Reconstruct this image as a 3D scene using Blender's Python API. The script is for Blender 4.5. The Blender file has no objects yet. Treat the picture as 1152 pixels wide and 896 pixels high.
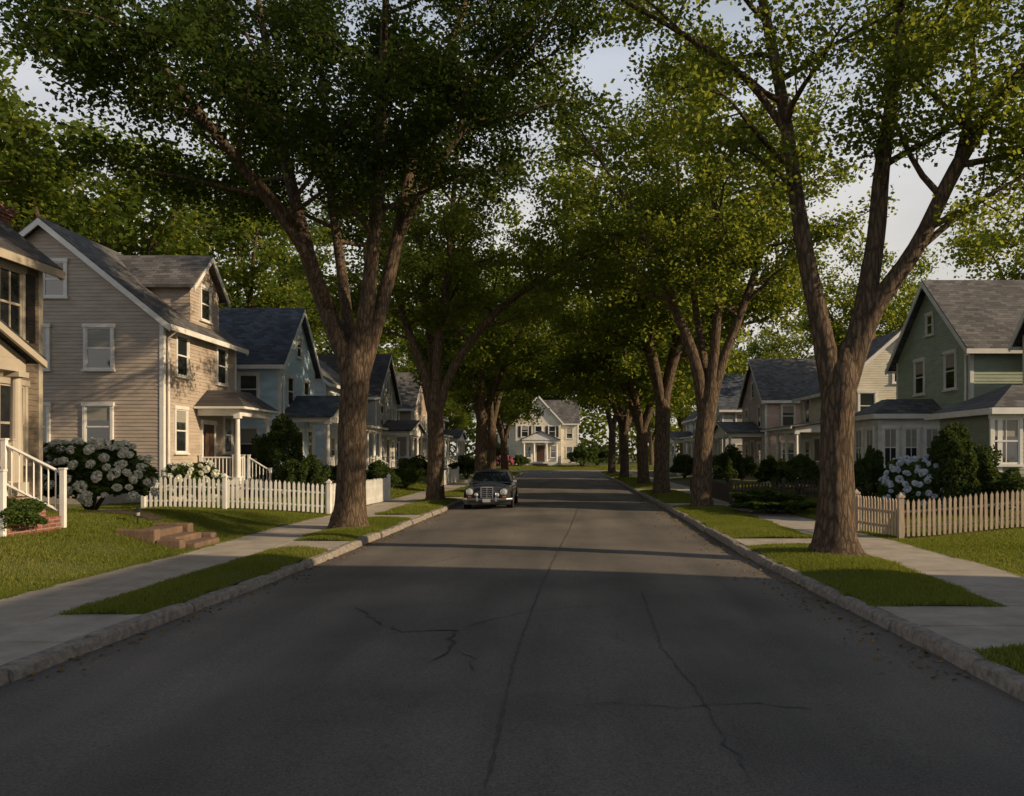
import bpy, bmesh, math, random
import numpy as np
from mathutils import Vector
C = bpy.context.scene.collection
R = random.Random(7); NR = np.random.default_rng(11)
HZ, VX, F, CH = 512.0, 630.0, 900.0, 2.0
ORG = {}
# ------------------------------------------------------------------ materials
def newmat(name):
    m = bpy.data.materials.new(name); m.use_nodes = True
    nt = m.node_tree; nt.nodes.clear()
    out = nt.nodes.new('ShaderNodeOutputMaterial'); b = nt.nodes.new('ShaderNodeBsdfPrincipled')
    nt.links.new(b.outputs[0], out.inputs[0])
    return m, nt, b, out
def nd(nt, t, **k):
    n = nt.nodes.new(t)
    for a, v in k.items(): setattr(n, a, v)
    return n
def ramp(nt, fac, stops):
    r = nt.nodes.new('ShaderNodeValToRGB'); el = r.color_ramp.elements
    while len(el) < len(stops): el.new(0.5)
    for e, (p, c) in zip(el, stops): e.position = p; e.color = (*c, 1)
    nt.links.new(fac, r.inputs[0]); return r.outputs[0]
def surf(name, c1, c2, scale=4.0, rough=.7, bump=.2, bscale=None, stretch=(1,1,1), metal=0.0, detail=5, spec=.5, bd=.02):
    m, nt, b, out = newmat(name)
    tc = nd(nt, 'ShaderNodeTexCoord'); mp = nd(nt, 'ShaderNodeMapping'); mp.inputs['Scale'].default_value = stretch
    nt.links.new(tc.outputs['Object'], mp.inputs[0])
    n = nd(nt, 'ShaderNodeTexNoise'); n.inputs['Scale'].default_value = scale; n.inputs['Detail'].default_value = detail; n.inputs['Roughness'].default_value = .65
    nt.links.new(mp.outputs[0], n.inputs[0])
    col = ramp(nt, n.outputs[0], [(.3, c1), (.7, c2)])
    nt.links.new(col, b.inputs['Base Color'])
    b.inputs['Roughness'].default_value = rough; b.inputs['Metallic'].default_value = metal
    b.inputs['Specular IOR Level'].default_value = spec
    if bump:
        n2 = nd(nt, 'ShaderNodeTexNoise'); n2.inputs['Scale'].default_value = bscale or scale*6; n2.inputs['Detail'].default_value = 3
        nt.links.new(mp.outputs[0], n2.inputs[0])
        bp = nd(nt, 'ShaderNodeBump'); bp.inputs['Strength'].default_value = bump; bp.inputs['Distance'].default_value = bd
        nt.links.new(n2.outputs[0], bp.inputs['Height']); nt.links.new(bp.outputs[0], b.inputs['Normal'])
    return m
def siding(name, c):
    return surf(name, tuple(x*.8 for x in c), tuple(min(1, x*1.12) for x in c), scale=1.3, rough=.6, bump=.12, bscale=30, stretch=(1,1,3))
def shingle(name, c, axis):
    m, nt, b, out = newmat(name)
    tc = nd(nt, 'ShaderNodeTexCoord'); sp = nd(nt, 'ShaderNodeSeparateXYZ'); cb = nd(nt, 'ShaderNodeCombineXYZ')
    nt.links.new(tc.outputs['Object'], sp.inputs[0])
    nt.links.new(sp.outputs[1 if axis == 'y' else 0], cb.inputs[0]); nt.links.new(sp.outputs[2], cb.inputs[1])
    br = nd(nt, 'ShaderNodeTexBrick'); br.inputs['Scale'].default_value = 1; br.inputs['Brick Width'].default_value = .3; br.inputs['Row Height'].default_value = .11
    br.inputs['Mortar Size'].default_value = .006; br.inputs['Color1'].default_value = (*[x*.6 for x in c], 1); br.inputs['Color2'].default_value = (*[x*1.35 for x in c], 1); br.inputs['Mortar'].default_value = (*[x*.35 for x in c], 1)
    nt.links.new(cb.outputs[0], br.inputs[0])
    n = nd(nt, 'ShaderNodeTexNoise'); n.inputs['Scale'].default_value = .8; n.inputs['Detail'].default_value = 6
    nt.links.new(tc.outputs['Object'], n.inputs[0])
    mx = nd(nt, 'ShaderNodeMixRGB', blend_type='MULTIPLY'); mx.inputs[0].default_value = .8
    nt.links.new(br.outputs[0], mx.inputs[1]); nt.links.new(ramp(nt, n.outputs[0], [(.3, (.55,.55,.55)), (.7, (1.2,1.15,1.1))]), mx.inputs[2])
    nt.links.new(mx.outputs[0], b.inputs['Base Color']); b.inputs['Roughness'].default_value = .85
    bp = nd(nt, 'ShaderNodeBump'); bp.inputs['Strength'].default_value = .5; bp.inputs['Distance'].default_value = .02; bp.invert = True
    nt.links.new(br.outputs['Fac'], bp.inputs['Height']); nt.links.new(bp.outputs[0], b.inputs['Normal'])
    return m
def brick(name, c):
    m, nt, b, out = newmat(name)
    tc = nd(nt, 'ShaderNodeTexCoord'); sp = nd(nt, 'ShaderNodeSeparateXYZ'); cb = nd(nt, 'ShaderNodeCombineXYZ'); ad = nd(nt, 'ShaderNodeMath', operation='ADD')
    nt.links.new(tc.outputs['Object'], sp.inputs[0]); nt.links.new(sp.outputs[0], ad.inputs[0]); nt.links.new(sp.outputs[1], ad.inputs[1])
    nt.links.new(ad.outputs[0], cb.inputs[0]); nt.links.new(sp.outputs[2], cb.inputs[1])
    br = nd(nt, 'ShaderNodeTexBrick'); br.inputs['Scale'].default_value = 1; br.inputs['Brick Width'].default_value = .21; br.inputs['Row Height'].default_value = .07; br.inputs['Mortar Size'].default_value = .008
    br.inputs['Color1'].default_value = (*[x*.7 for x in c], 1); br.inputs['Color2'].default_value = (*[x*1.2 for x in c], 1); br.inputs['Mortar'].default_value = (.25,.23,.2,1)
    nt.links.new(cb.outputs[0], br.inputs[0]); nt.links.new(br.outputs[0], b.inputs['Base Color']); b.inputs['Roughness'].default_value = .85
    return m
def leafmat(name, stops, trans=.4, tcol=(.16,.2,.03), mixf=.75):
    m = bpy.data.materials.new(name); m.use_nodes = True; nt = m.node_tree; nt.nodes.clear()
    out = nt.nodes.new('ShaderNodeOutputMaterial'); b = nt.nodes.new('ShaderNodeBsdfDiffuse')
    at = nd(nt, 'ShaderNodeAttribute'); at.attribute_name = 'tint'
    col = ramp(nt, at.outputs['Fac'], stops); nt.links.new(col, b.inputs[0])
    tr = nd(nt, 'ShaderNodeBsdfTranslucent')
    mx2 = nd(nt, 'ShaderNodeMixRGB'); mx2.inputs[0].default_value = mixf; mx2.inputs[2].default_value = (*tcol, 1)
    nt.links.new(col, mx2.inputs[1]); nt.links.new(mx2.outputs[0], tr.inputs[0])
    mx = nd(nt, 'ShaderNodeMixShader'); mx.inputs[0].default_value = trans
    nt.links.new(b.outputs[0], mx.inputs[1]); nt.links.new(tr.outputs[0], mx.inputs[2]); nt.links.new(mx.outputs[0], out.inputs[0])
    return m
def flat(name, c, rough=.5, metal=0, spec=.5):
    m, nt, b, out = newmat(name); b.inputs['Base Color'].default_value = (*c, 1); b.inputs['Roughness'].default_value = rough
    b.inputs['Metallic'].default_value = metal; b.inputs['Specular IOR Level'].default_value = spec; return m
M = {}
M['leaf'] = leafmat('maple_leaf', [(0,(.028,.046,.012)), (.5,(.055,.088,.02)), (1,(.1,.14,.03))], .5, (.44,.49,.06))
M['leafshade'] = leafmat('shaded_maple_leaf', [(0,(.014,.026,.008)), (.5,(.026,.046,.013)), (1,(.05,.08,.02))], .35, (.18,.23,.03))  # maple leaf copy with the nearest left crown's shade put into its colour
M['leafdark'] = leafmat('dark_leaf', [(0,(.026,.045,.016)), (1,(.075,.11,.035))], .25)
M['leafmid'] = leafmat('shrub_leaf', [(0,(.035,.065,.017)), (1,(.11,.16,.045))], .3)
M['grass'] = leafmat('grass_blade', [(0,(.085,.105,.022)), (.6,(.15,.185,.035)), (1,(.27,.25,.09))], .4, (.38,.42,.06))
M['petal'] = leafmat('white_petal', [(0,(.7,.72,.62)), (1,(.86,.85,.78))], .2, (.7,.7,.6))
M['petalblue'] = leafmat('blue_petal', [(0,(.5,.6,.76)), (1,(.74,.8,.86))], .2, (.6,.65,.75))
M['petalpink'] = leafmat('pink_petal', [(0,(.6,.12,.25)), (1,(.75,.3,.4))], .3, (.7,.2,.3))
M['fallen'] = leafmat('fallen_leaf', [(0,(.12,.06,.02)), (1,(.28,.17,.05))], .1)
def barkmat():
    m, nt, b, out = newmat('bark')
    tc = nd(nt, 'ShaderNodeTexCoord'); mp = nd(nt, 'ShaderNodeMapping'); mp.inputs['Scale'].default_value = (16, 16, 3.4)
    nt.links.new(tc.outputs['Object'], mp.inputs[0])
    n = nd(nt, 'ShaderNodeTexNoise'); n.inputs['Scale'].default_value = 1.3; n.inputs['Detail'].default_value = 6; n.inputs['Roughness'].default_value = .7; n.inputs['Distortion'].default_value = 1.2
    nt.links.new(mp.outputs[0], n.inputs[0])
    v = nd(nt, 'ShaderNodeTexVoronoi', feature='DISTANCE_TO_EDGE'); v.inputs['Scale'].default_value = 1.4
    mxv = nd(nt, 'ShaderNodeMixRGB'); mxv.inputs[0].default_value = .5
    nt.links.new(mp.outputs[0], mxv.inputs[1]); nt.links.new(n.outputs['Color'], mxv.inputs[2]); nt.links.new(mxv.outputs[0], v.inputs[0])
    mul = nd(nt, 'ShaderNodeMath', operation='MULTIPLY'); nt.links.new(n.outputs[0], mul.inputs[0])
    rv = ramp(nt, v.outputs[0], [(0,(.35,.35,.35)), (.2,(1,1,1))]); nt.links.new(rv, mul.inputs[1])
    nt.links.new(ramp(nt, mul.outputs[0], [(.1,(.035,.025,.018)), (.45,(.125,.09,.062)), (.75,(.23,.17,.115))]), b.inputs['Base Color'])
    b.inputs['Roughness'].default_value = .9; b.inputs['Specular IOR Level'].default_value = .2
    bp = nd(nt, 'ShaderNodeBump'); bp.inputs['Strength'].default_value = .9; bp.inputs['Distance'].default_value = .05
    nt.links.new(mul.outputs[0], bp.inputs['Height']); nt.links.new(bp.outputs[0], b.inputs['Normal'])
    return m
M['bark'] = barkmat()
def asphalt():
    m, nt, b, out = newmat('asphalt')
    tc = nd(nt, 'ShaderNodeTexCoord'); mp = nd(nt, 'ShaderNodeMapping'); mp.inputs['Scale'].default_value = (1, .12, 1)
    nt.links.new(tc.outputs['Object'], mp.inputs[0])
    n1 = nd(nt, 'ShaderNodeTexNoise'); n1.inputs['Scale'].default_value = 1.1; n1.inputs['Detail'].default_value = 5; nt.links.new(mp.outputs[0], n1.inputs[0])
    n2 = nd(nt, 'ShaderNodeTexNoise'); n2.inputs['Scale'].default_value = 55; n2.inputs['Detail'].default_value = 5; n2.inputs['Roughness'].default_value = .85; nt.links.new(tc.outputs['Object'], n2.inputs[0])
    n3 = nd(nt, 'ShaderNodeTexNoise'); n3.inputs['Scale'].default_value = .35; n3.inputs['Detail'].default_value = 7; nt.links.new(tc.outputs['Object'], n3.inputs[0])
    c1 = ramp(nt, n1.outputs[0], [(.3,(.1,.094,.088)), (.7,(.165,.154,.14))])
    m1 = nd(nt, 'ShaderNodeMixRGB', blend_type='MULTIPLY'); m1.inputs[0].default_value = 1
    nt.links.new(c1, m1.inputs[1]); nt.links.new(ramp(nt, n2.outputs[0], [(.32,(.35,.35,.35)), (.68,(1.65,1.63,1.6))]), m1.inputs[2])
    m2 = nd(nt, 'ShaderNodeMixRGB', blend_type='MULTIPLY'); m2.inputs[0].default_value = 1
    nt.links.new(m1.outputs[0], m2.inputs[1]); nt.links.new(ramp(nt, n3.outputs[0], [(.35,(.72,.72,.73)), (.65,(1.2,1.18,1.15))]), m2.inputs[2])
    nt.links.new(m2.outputs[0], b.inputs['Base Color']); b.inputs['Roughness'].default_value = .75; b.inputs['Specular IOR Level'].default_value = .3
    bp = nd(nt, 'ShaderNodeBump'); bp.inputs['Strength'].default_value = .5; bp.inputs['Distance'].default_value = .01
    nt.links.new(n2.outputs[0], bp.inputs['Height']); nt.links.new(bp.outputs[0], b.inputs['Normal'])
    return m
M['asphalt'] = asphalt()
M['crack'] = surf('tar_crack', (.025,.025,.025), (.05,.05,.048), 8, .8, 0)
M['crackfaint'] = surf('faint_crack', (.05,.049,.047), (.085,.082,.078), 8, .8, 0)
M['soil'] = surf('soil', (.06,.075,.02), (.12,.135,.04), 2.5, .95, .5)
M['earth'] = surf('earth', (.05,.055,.02), (.08,.085,.03), .3, .95, .3)
M['mulch'] = surf('mulch', (.03,.018,.012), (.08,.05,.035), 14, .95, .8)
M['concrete'] = surf('concrete', (.28,.25,.21), (.44,.395,.34), 2.2, .85, .25, 60)
M['granite'] = surf('granite', (.12,.11,.1), (.34,.3,.26), 11, .85, .7, 25)
M['white'] = surf('white_paint', (.62,.62,.6), (.82,.81,.79), 2, .5, .05, 40)
M['cream'] = surf('tan_paint', (.36,.32,.26), (.46,.41,.33), 2, .5, .05, 40)
M['tanwood'] = surf('weathered_picket', (.38,.3,.23), (.54,.44,.34), 5, .7, .3, 30, (3,3,.6))
M['darkwood'] = surf('dark_picket', (.035,.027,.02), (.07,.05,.04), 5, .7, .2, 30)
M['brick'] = brick('red_brick', (.22,.075,.05)); M['sandstone'] = surf('sandstone', (.1,.065,.045), (.19,.125,.085), 4, .9, .6, 14)
def glass():
    m, nt, b, out = newmat('window_glass')
    b.inputs['Base Color'].default_value = (.02,.023,.026,1); b.inputs['Roughness'].default_value = .04; b.inputs['Specular IOR Level'].default_value = 1.0; b.inputs['IOR'].default_value = 1.7
    n = nd(nt, 'ShaderNodeTexNoise'); n.inputs['Scale'].default_value = 1.5
    tc = nd(nt, 'ShaderNodeTexCoord'); nt.links.new(tc.outputs['Object'], n.inputs[0])
    bp = nd(nt, 'ShaderNodeBump'); bp.inputs['Strength'].default_value = .15; bp.inputs['Distance'].default_value = .02
    nt.links.new(n.outputs[0], bp.inputs['Height']); nt.links.new(bp.outputs[0], b.inputs['Normal'])
    return m
M['glass'] = glass()
M['blind'] = surf('blind', (.25,.24,.21), (.36,.34,.3), 6, .6, .1, stretch=(.2,.2,6))
M['shutter'] = surf('shutter', (.02,.018,.017), (.035,.03,.028), 4, .5, .2, 20, (.2,.2,5))
M['door'] = surf('door_paint', (.06,.035,.025), (.09,.05,.035), 3, .4, .05)
M['black'] = flat('black_metal', (.015,.015,.015), .4); M['chrome'] = flat('chrome', (.7,.7,.7), .2, 1)
M['paint'] = flat('car_paint', (.05,.052,.058), .16, .3); M['rubber'] = flat('rubber', (.015,.015,.015), .85)
M['lamp'] = flat('headlamp_glass', (.6,.62,.65), .08, .3); M['plate'] = flat('plate', (.4,.4,.38), .4); M['amber'] = flat('amber', (.5,.16,.02), .2)
# ------------------------------------------------------------------ mesh builder
class MB:
    def __init__(s): s.v = []; s.f = []
    def box(s, x0, x1, y0, y1, z0, z1):
        x0, x1 = sorted((x0, x1)); y0, y1 = sorted((y0, y1)); z0, z1 = sorted((z0, z1)); i = len(s.v)
        s.v += [(x0,y0,z0),(x1,y0,z0),(x1,y1,z0),(x0,y1,z0),(x0,y0,z1),(x1,y0,z1),(x1,y1,z1),(x0,y1,z1)]
        s.f += [(i,i+3,i+2,i+1),(i+4,i+5,i+6,i+7),(i,i+1,i+5,i+4),(i+1,i+2,i+6,i+5),(i+2,i+3,i+7,i+6),(i+3,i,i+4,i+7)]; return s
    def poly(s, pts):
        i = len(s.v); s.v += [tuple(p) for p in pts]; s.f.append(tuple(range(i, i+len(pts)))); return s
    def prism(s, pts, axis, a0, a1):
        f = (lambda c, z, a: (c, a, z)) if axis == 'y' else (lambda c, z, a: (a, c, z))
        i = len(s.v); n = len(pts)
        s.v += [f(c, z, a0) for c, z in pts] + [f(c, z, a1) for c, z in pts]
        s.f.append(tuple(range(i, i+n))); s.f.append(tuple(range(i+2*n-1, i+n-1, -1)))
        for k in range(n): s.f.append((i+k, i+(k+1) % n, i+n+(k+1) % n, i+n+k))
        return s
    def hip(s, x0, x1, y0, y1, z0, rx0, rx1, ry0, ry1, z1):
        i = len(s.v); s.v += [(x0,y0,z0),(x1,y0,z0),(x1,y1,z0),(x0,y1,z0),(rx0,ry0,z1),(rx1,ry0,z1),(rx1,ry1,z1),(rx0,ry1,z1)]
        s.f += [(i,i+1,i+5,i+4),(i+1,i+2,i+6,i+5),(i+2,i+3,i+7,i+6),(i+3,i,i+4,i+7),(i+4,i+5,i+6,i+7),(i,i+3,i+2,i+1)]; return s
    def tube(s, pts, rs, n=8, wob=0, cap=True):
        pts = [Vector(p) for p in pts]; i0 = len(s.v); up = Vector((0, 0, 1)); prev = None
        for k, p in enumerate(pts):
            d = (pts[min(k+1, len(pts)-1)] - pts[max(k-1, 0)]).normalized()
            if prev is None:
                a = d.cross(Vector((1, 0, 0)) if abs(d.x) < .9 else up).normalized()
            else: a = (prev - d*prev.dot(d)).normalized()
            prev = a; b = d.cross(a)
            for j in range(n):
                t = 2*math.pi*j/n; r = rs[k]
                if wob: r *= 1 + wob*(math.sin(3*t+k*.5)*.5 + math.sin(7*t+1.3*k)*.35 + R.uniform(-.4, .4))
                s.v.append(tuple(p + a*math.cos(t)*r + b*math.sin(t)*r))
        for k in range(len(pts)-1):
            for j in range(n):
                s.f.append((i0+k*n+j, i0+k*n+(j+1) % n, i0+(k+1)*n+(j+1) % n, i0+(k+1)*n+j))
        if cap:
            s.f.append(tuple(range(i0+n-1, i0-1, -1))); e = i0+(len(pts)-1)*n; s.f.append(tuple(range(e, e+n)))
        return s
    def lathe(s, cx, cy, prof, n=12):
        return s.tube([(cx, cy, z) for r, z in prof], [r for r, z in prof], n)
    def build(s, name, mat, parent=None, origin=None, smooth=False, fix=True):
        if parent is not None: off = ORG[parent.name]
        else: off = Vector(origin or (0, 0, 0))
        me = bpy.data.meshes.new(name)
        me.from_pydata([(x-off[0], y-off[1], z-off[2]) for x, y, z in s.v], [], s.f)
        if fix and len(s.f) < 30000:
            bm = bmesh.new(); bm.from_mesh(me); bmesh.ops.recalc_face_normals(bm, faces=bm.faces); bm.to_mesh(me); bm.free()
        if smooth: me.polygons.foreach_set('use_smooth', [True]*len(me.polygons))
        me.materials.append(mat); o = bpy.data.objects.new(name, me); C.objects.link(o)
        if parent is not None: o.parent = parent
        else: o.location = off
        ORG[o.name] = off; return o
def tag(o, label=None, cat=None, group=None, kind=None):
    if label: o['label'] = label
    if cat: o['category'] = cat
    if group: o['group'] = group
    if kind: o['kind'] = kind
    return o
def empty(name, loc, label, cat, group=None):
    o = bpy.data.objects.new(name, None); C.objects.link(o); o.location = loc; o.empty_display_size = .2
    ORG[o.name] = Vector(loc); return tag(o, label, cat, group)
def struct(o): o['kind'] = 'structure'; return o
def fastmesh(name, V, nper, mat, tint):
    n = len(V)//nper; me = bpy.data.meshes.new(name)
    me.vertices.add(len(V)); me.vertices.foreach_set('co', V.astype(np.float32).ravel())
    me.loops.add(len(V)); me.loops.foreach_set('vertex_index', np.arange(len(V), dtype=np.int32))
    me.polygons.add(n); me.polygons.foreach_set('loop_start', np.arange(0, len(V), nper, dtype=np.int32))
    try: me.polygons.foreach_set('loop_total', np.full(n, nper, dtype=np.int32))
    except Exception: pass
    me.update(calc_edges=True)
    a = me.attributes.new('tint', 'FLOAT', 'FACE'); a.data.foreach_set('value', tint.astype(np.float32))
    me.materials.append(mat); return me
def unit(a): return a/np.maximum(np.linalg.norm(a, axis=1, keepdims=True), 1e-6)
def leafquads(P, size, flatness=.6):
    n = len(P); a = unit(NR.normal(size=(n, 3))*[1, 1, .55] + [0, 0, -.25]); nn = unit(NR.normal(size=(n, 3)) + [0, 0, flatness])
    b = unit(np.cross(a, nn)); s = (size*NR.uniform(.65, 1.25, n))[:, None]
    V = np.empty((n, 4, 3)); V[:, 0] = P+a*s*.62; V[:, 1] = P+b*s*.42+a*s*.06; V[:, 2] = P-a*s*.5; V[:, 3] = P-b*s*.42+a*s*.06
    return V.reshape(-1, 3)
# ------------------------------------------------------------------ ground
def xl(Y): return -float(np.interp(Y, [0,7,13,20,28,60,200], [4.95,4.85,4.5,4.3,4.1,4.0,4.0]))
def xr(Y): return float(np.interp(Y, [0,9,15,28,60,200], [3.85,3.75,3.65,3.9,4.2,4.2]))
def vl(Y): return float(np.interp(Y, [9,16,20,40], [1.15,1.3,1.6,1.5]))
def vr(Y): return float(np.interp(Y, [9,14,30], [1.7,2.1,2.0]))
def el_(Y): return xl(Y)-vl(Y)-1.45
def er_(Y): return xr(Y)+vr(Y)+1.45
def ss(t): t = min(1, max(0, t)); return t*t*(3-2*t)
def gz(X, Y):
    if X < 0:
        amp = float(np.interp(Y, [0,18,23,40], [.66,.62,.2,.3])); d = el_(Y)-X
        return .12 + amp*ss(d/2.8) + .03*math.sin(X*1.3+Y*.7)*min(1, max(0, d))
    d = X-er_(Y); return .12 + .22*ss(d/3.5) + .02*math.sin(X*1.1+Y*.8)*min(1, max(0, d))
ROADEND = 86
mb = MB(); mb.poly([(-900,-300,-.06),(900,-300,-.06),(900,2500,-.06),(-900,2500,-.06)]); struct(mb.build('ground', M['earth']))
mb = MB(); ys = [-12+2*i for i in range(51)]
for i in range(len(ys)-1):
    for j in range(4):
        a, b = j/4, (j+1)/4; L0, R0, L1, R1_ = xl(ys[i]), xr(ys[i]), xl(ys[i+1]), xr(ys[i+1])
        cr = lambda t: .05*(1-(2*t-1)**2)
        mb.poly([(L0+(R0-L0)*a, ys[i], cr(a)), (L0+(R0-L0)*b, ys[i], cr(b)), (L1+(R1_-L1)*b, ys[i+1], cr(b)), (L1+(R1_-L1)*a, ys[i+1], cr(a))])
struct(mb.build('road', M['asphalt']))
mb = MB(); mb.box(-80, xl(88), ROADEND, 97, -.05, .0); mb.box(xr(88), 80, ROADEND, 97, -.05, .0); mb.box(xl(88), xr(88), 88, 97, -.05, 0); struct(mb.build('cross_road', M['asphalt']))
mb = MB(); mb.box(-80, 80, 97, 97.2, -.05, .12); struct(mb.build('far_kerb', M['granite']))
mb = MB(); mb.box(-80, 80, 97.2, 99, -.05, .125); struct(mb.build('far_sidewalk', M['concrete']))
def grid(mb, xs, ys, zf):
    i0 = len(mb.v); nx = len(xs)
    for y in ys:
        for x in xs: mb.v.append((x, y, zf(x, y)))
    for j in range(len(ys)-1):
        for i in range(nx-1): mb.f.append((i0+j*nx+i, i0+j*nx+i+1, i0+(j+1)*nx+i+1, i0+(j+1)*nx+i))
mb = MB(); grid(mb, [-90+6*i for i in range(31)], [99, 102, 106, 112, 130, 160], lambda x, y: .12+.35*ss((y-99)/10)); struct(mb.build('lawn', M['soil']))
for side in (-1, 1):
    mb = MB(); us = [0,.3,.7,1.1,1.6,2.1,2.7,3.4,4.5,6,8,12,20,35,60]; ys = [-10+1.2*i for i in range(81)]
    for y in ys:
        e = el_(y) if side < 0 else er_(y)
        for u in us: X = e+side*u; mb.v.append((X, y, gz(X, y)))
    n = len(us)
    for j in range(len(ys)-1):
        for i in range(n-1): mb.f.append((j*n+i, j*n+i+1, (j+1)*n+i+1, (j+1)*n+i))
    struct(mb.build('lawn', M['soil'], smooth=True))
for side, fx in ((-1, xl), (1, xr)):
    mb = MB(); y = -8.0
    while y < ROADEND-.5:
        L = R.uniform(1.1, 1.9); y1 = min(y+L-.02, ROADEND); jz = R.uniform(-.016, .016); jx = R.uniform(-.025, .025); k = 6
        prev = None
        for q in range(k+1):
            t = y+(y1-y)*q/k; x = fx(t)+side*jx; w = R.uniform(-.012, .012); e = .02 if q in (0, k) else 0
            pts = [(x-side*(.015+w), t, -.05), (x-side*w, t, .095+jz-e), (x+side*.03, t, .132+jz+w-e), (x+side*.15, t, .134+jz-e), (x+side*.155, t, -.05)]
            if prev:
                for m in range(4): mb.poly([prev[m], prev[m+1], pts[m+1], pts[m]])
            if q in (0, k): mb.poly(pts)
            prev = pts
        y = y+L
    struct(mb.build('kerb', M['granite'], fix=False))
VL = [(-8,2.5),(9.4,15.7),(17.4,23.4),(25,33.6),(35.5,45),(47,61),(63,85.5)]
VR = [(-8,7.6),(9.9,16.4),(18,29.2),(31,42),(44,56),(58,71),(73,85.5)]
def slabs(name, segs, z):
    mb = MB()
    for fa, fb, y0, y1 in segs:
        n = max(1, round((y1-y0)/1.5)); L = (y1-y0)/n
        for i in range(n):
            a, b = y0+i*L+.012, y0+(i+1)*L-.012; dz = R.uniform(-.008, .008); t0, t1 = R.uniform(-.006,.006), R.uniform(-.006,.006)
            A, B, A1, B1 = fa(a), fb(a), fa(b), fb(b)
            i0 = len(mb.v); zz = z+dz
            mb.v += [(A,a,zz+t0),(B,a,zz-t0),(B1,b,zz+t1),(A1,b,zz-t1),(A,a,0),(B,a,0),(B1,b,0),(A1,b,0)]
            mb.f += [(i0,i0+1,i0+2,i0+3),(i0,i0+4,i0+5,i0+1),(i0+1,i0+5,i0+6,i0+2),(i0+2,i0+6,i0+7,i0+3),(i0+3,i0+7,i0+4,i0)]
    return struct(mb.build(name, M['concrete'], fix=False))
slabs('sidewalk', [(lambda y: xl(y)-vl(y), lambda y: el_(y), -8, ROADEND)], .136)
slabs('sidewalk', [(lambda y: xr(y)+vr(y), lambda y: er_(y), -8, ROADEND)], .136)
def gaps(V): return [(V[i][1], V[i+1][0]) for i in range(len(V)-1)]
slabs('driveway_apron', [(lambda y: xl(y)-.17, lambda y: xl(y)-vl(y)+.012, a+.02, b-.02) for a, b in gaps(VL)], .131)
slabs('driveway_apron', [(lambda y: xr(y)+.17, lambda y: xr(y)+vr(y)-.012, a+.02, b-.02) for a, b in gaps(VR)], .131)
for V, f0, f1 in ((VL, lambda y: xl(y)-.16, lambda y: xl(y)-vl(y)), (VR, lambda y: xr(y)+.16, lambda y: xr(y)+vr(y))):
    for a, b in V:
        mb = MB(); n = max(4, int((b-a)/.7)); K = 6
        for j in range(n+1):
            y = a+(b-a)*j/n
            for i in range(K+1):
                t = i/K; x = f0(y)+(f1(y)-f0(y))*t
                mb.v.append((x, y, .12+.06*math.sin(math.pi*t)*min(1, j/2, (n-j)/2)))
        for j in range(n):
            for i in range(K): mb.f.append((j*(K+1)+i, j*(K+1)+i+1, (j+1)*(K+1)+i+1, (j+1)*(K+1)+i))
        struct(mb.build('verge', M['soil'], smooth=True))
def roadz(x, y):
    L0, R0 = xl(y), xr(y); t = (x-L0)/(R0-L0); return .05*(1-(2*t-1)**2)
def crack(name, pix, w, mat=None, jit=.03):
    pts = []
    for (a, b) in pix:
        Y = CH*F/(b-HZ); pts.append(Vector(((a-VX)/F*Y, Y)))
    P = []
    for i in range(len(pts)-1):
        n = max(2, int((pts[i+1]-pts[i]).length/.1))
        for k in range(n): P.append(pts[i].lerp(pts[i+1], k/n)+Vector((R.gauss(0, jit), R.gauss(0, jit*.5))))
    P.append(pts[-1]); mb = MB()
    for i, p in enumerate(P):
        d = (P[min(i+1, len(P)-1)]-P[max(i-1, 0)]).normalized(); q = Vector((-d.y, d.x))*w*R.uniform(.1, 1.1)*.5*min(1, .15+i/4, .15+(len(P)-1-i)/4)
        for sgn in (-1, 1): x, y = p+q*sgn; mb.v.append((x, y, roadz(x, y)+.005))
        if i: k = 2*i; mb.f.append((k-2, k-1, k+1, k))
    struct(mb.build(name, mat or M['crack'], fix=False))
crack('road_seam', [(655,562),(640,600),(610,660),(580,740),(545,900)], .03, M['crackfaint'], jit=.008)
crack('road_crack', [(395,684),(425,704),(450,716),(512,714),(508,735),(482,752)], .04)
crack('road_crack', [(450,716),(425,722),(400,720)], .025)
crack('road_crack', [(512,714),(560,700),(620,690),(700,684)], .018)
crack('road_crack', [(508,735),(530,748),(540,770)], .015)
crack('road_crack', [(722,668),(745,735),(790,795),(850,896)], .02, M['crackfaint'], jit=.02)
crack('road_crack', [(640,803),(690,797),(760,803),(850,797),(935,806)], .022)
crack('road_crack', [(745,735),(705,728),(680,712)], .014, M['crackfaint'])
crack('road_crack', [(380,775),(330,792),(300,800)], .012, M['crackfaint'])
crack('road_crack', [(470,640),(520,628),(600,622),(700,625)], .022)
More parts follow.
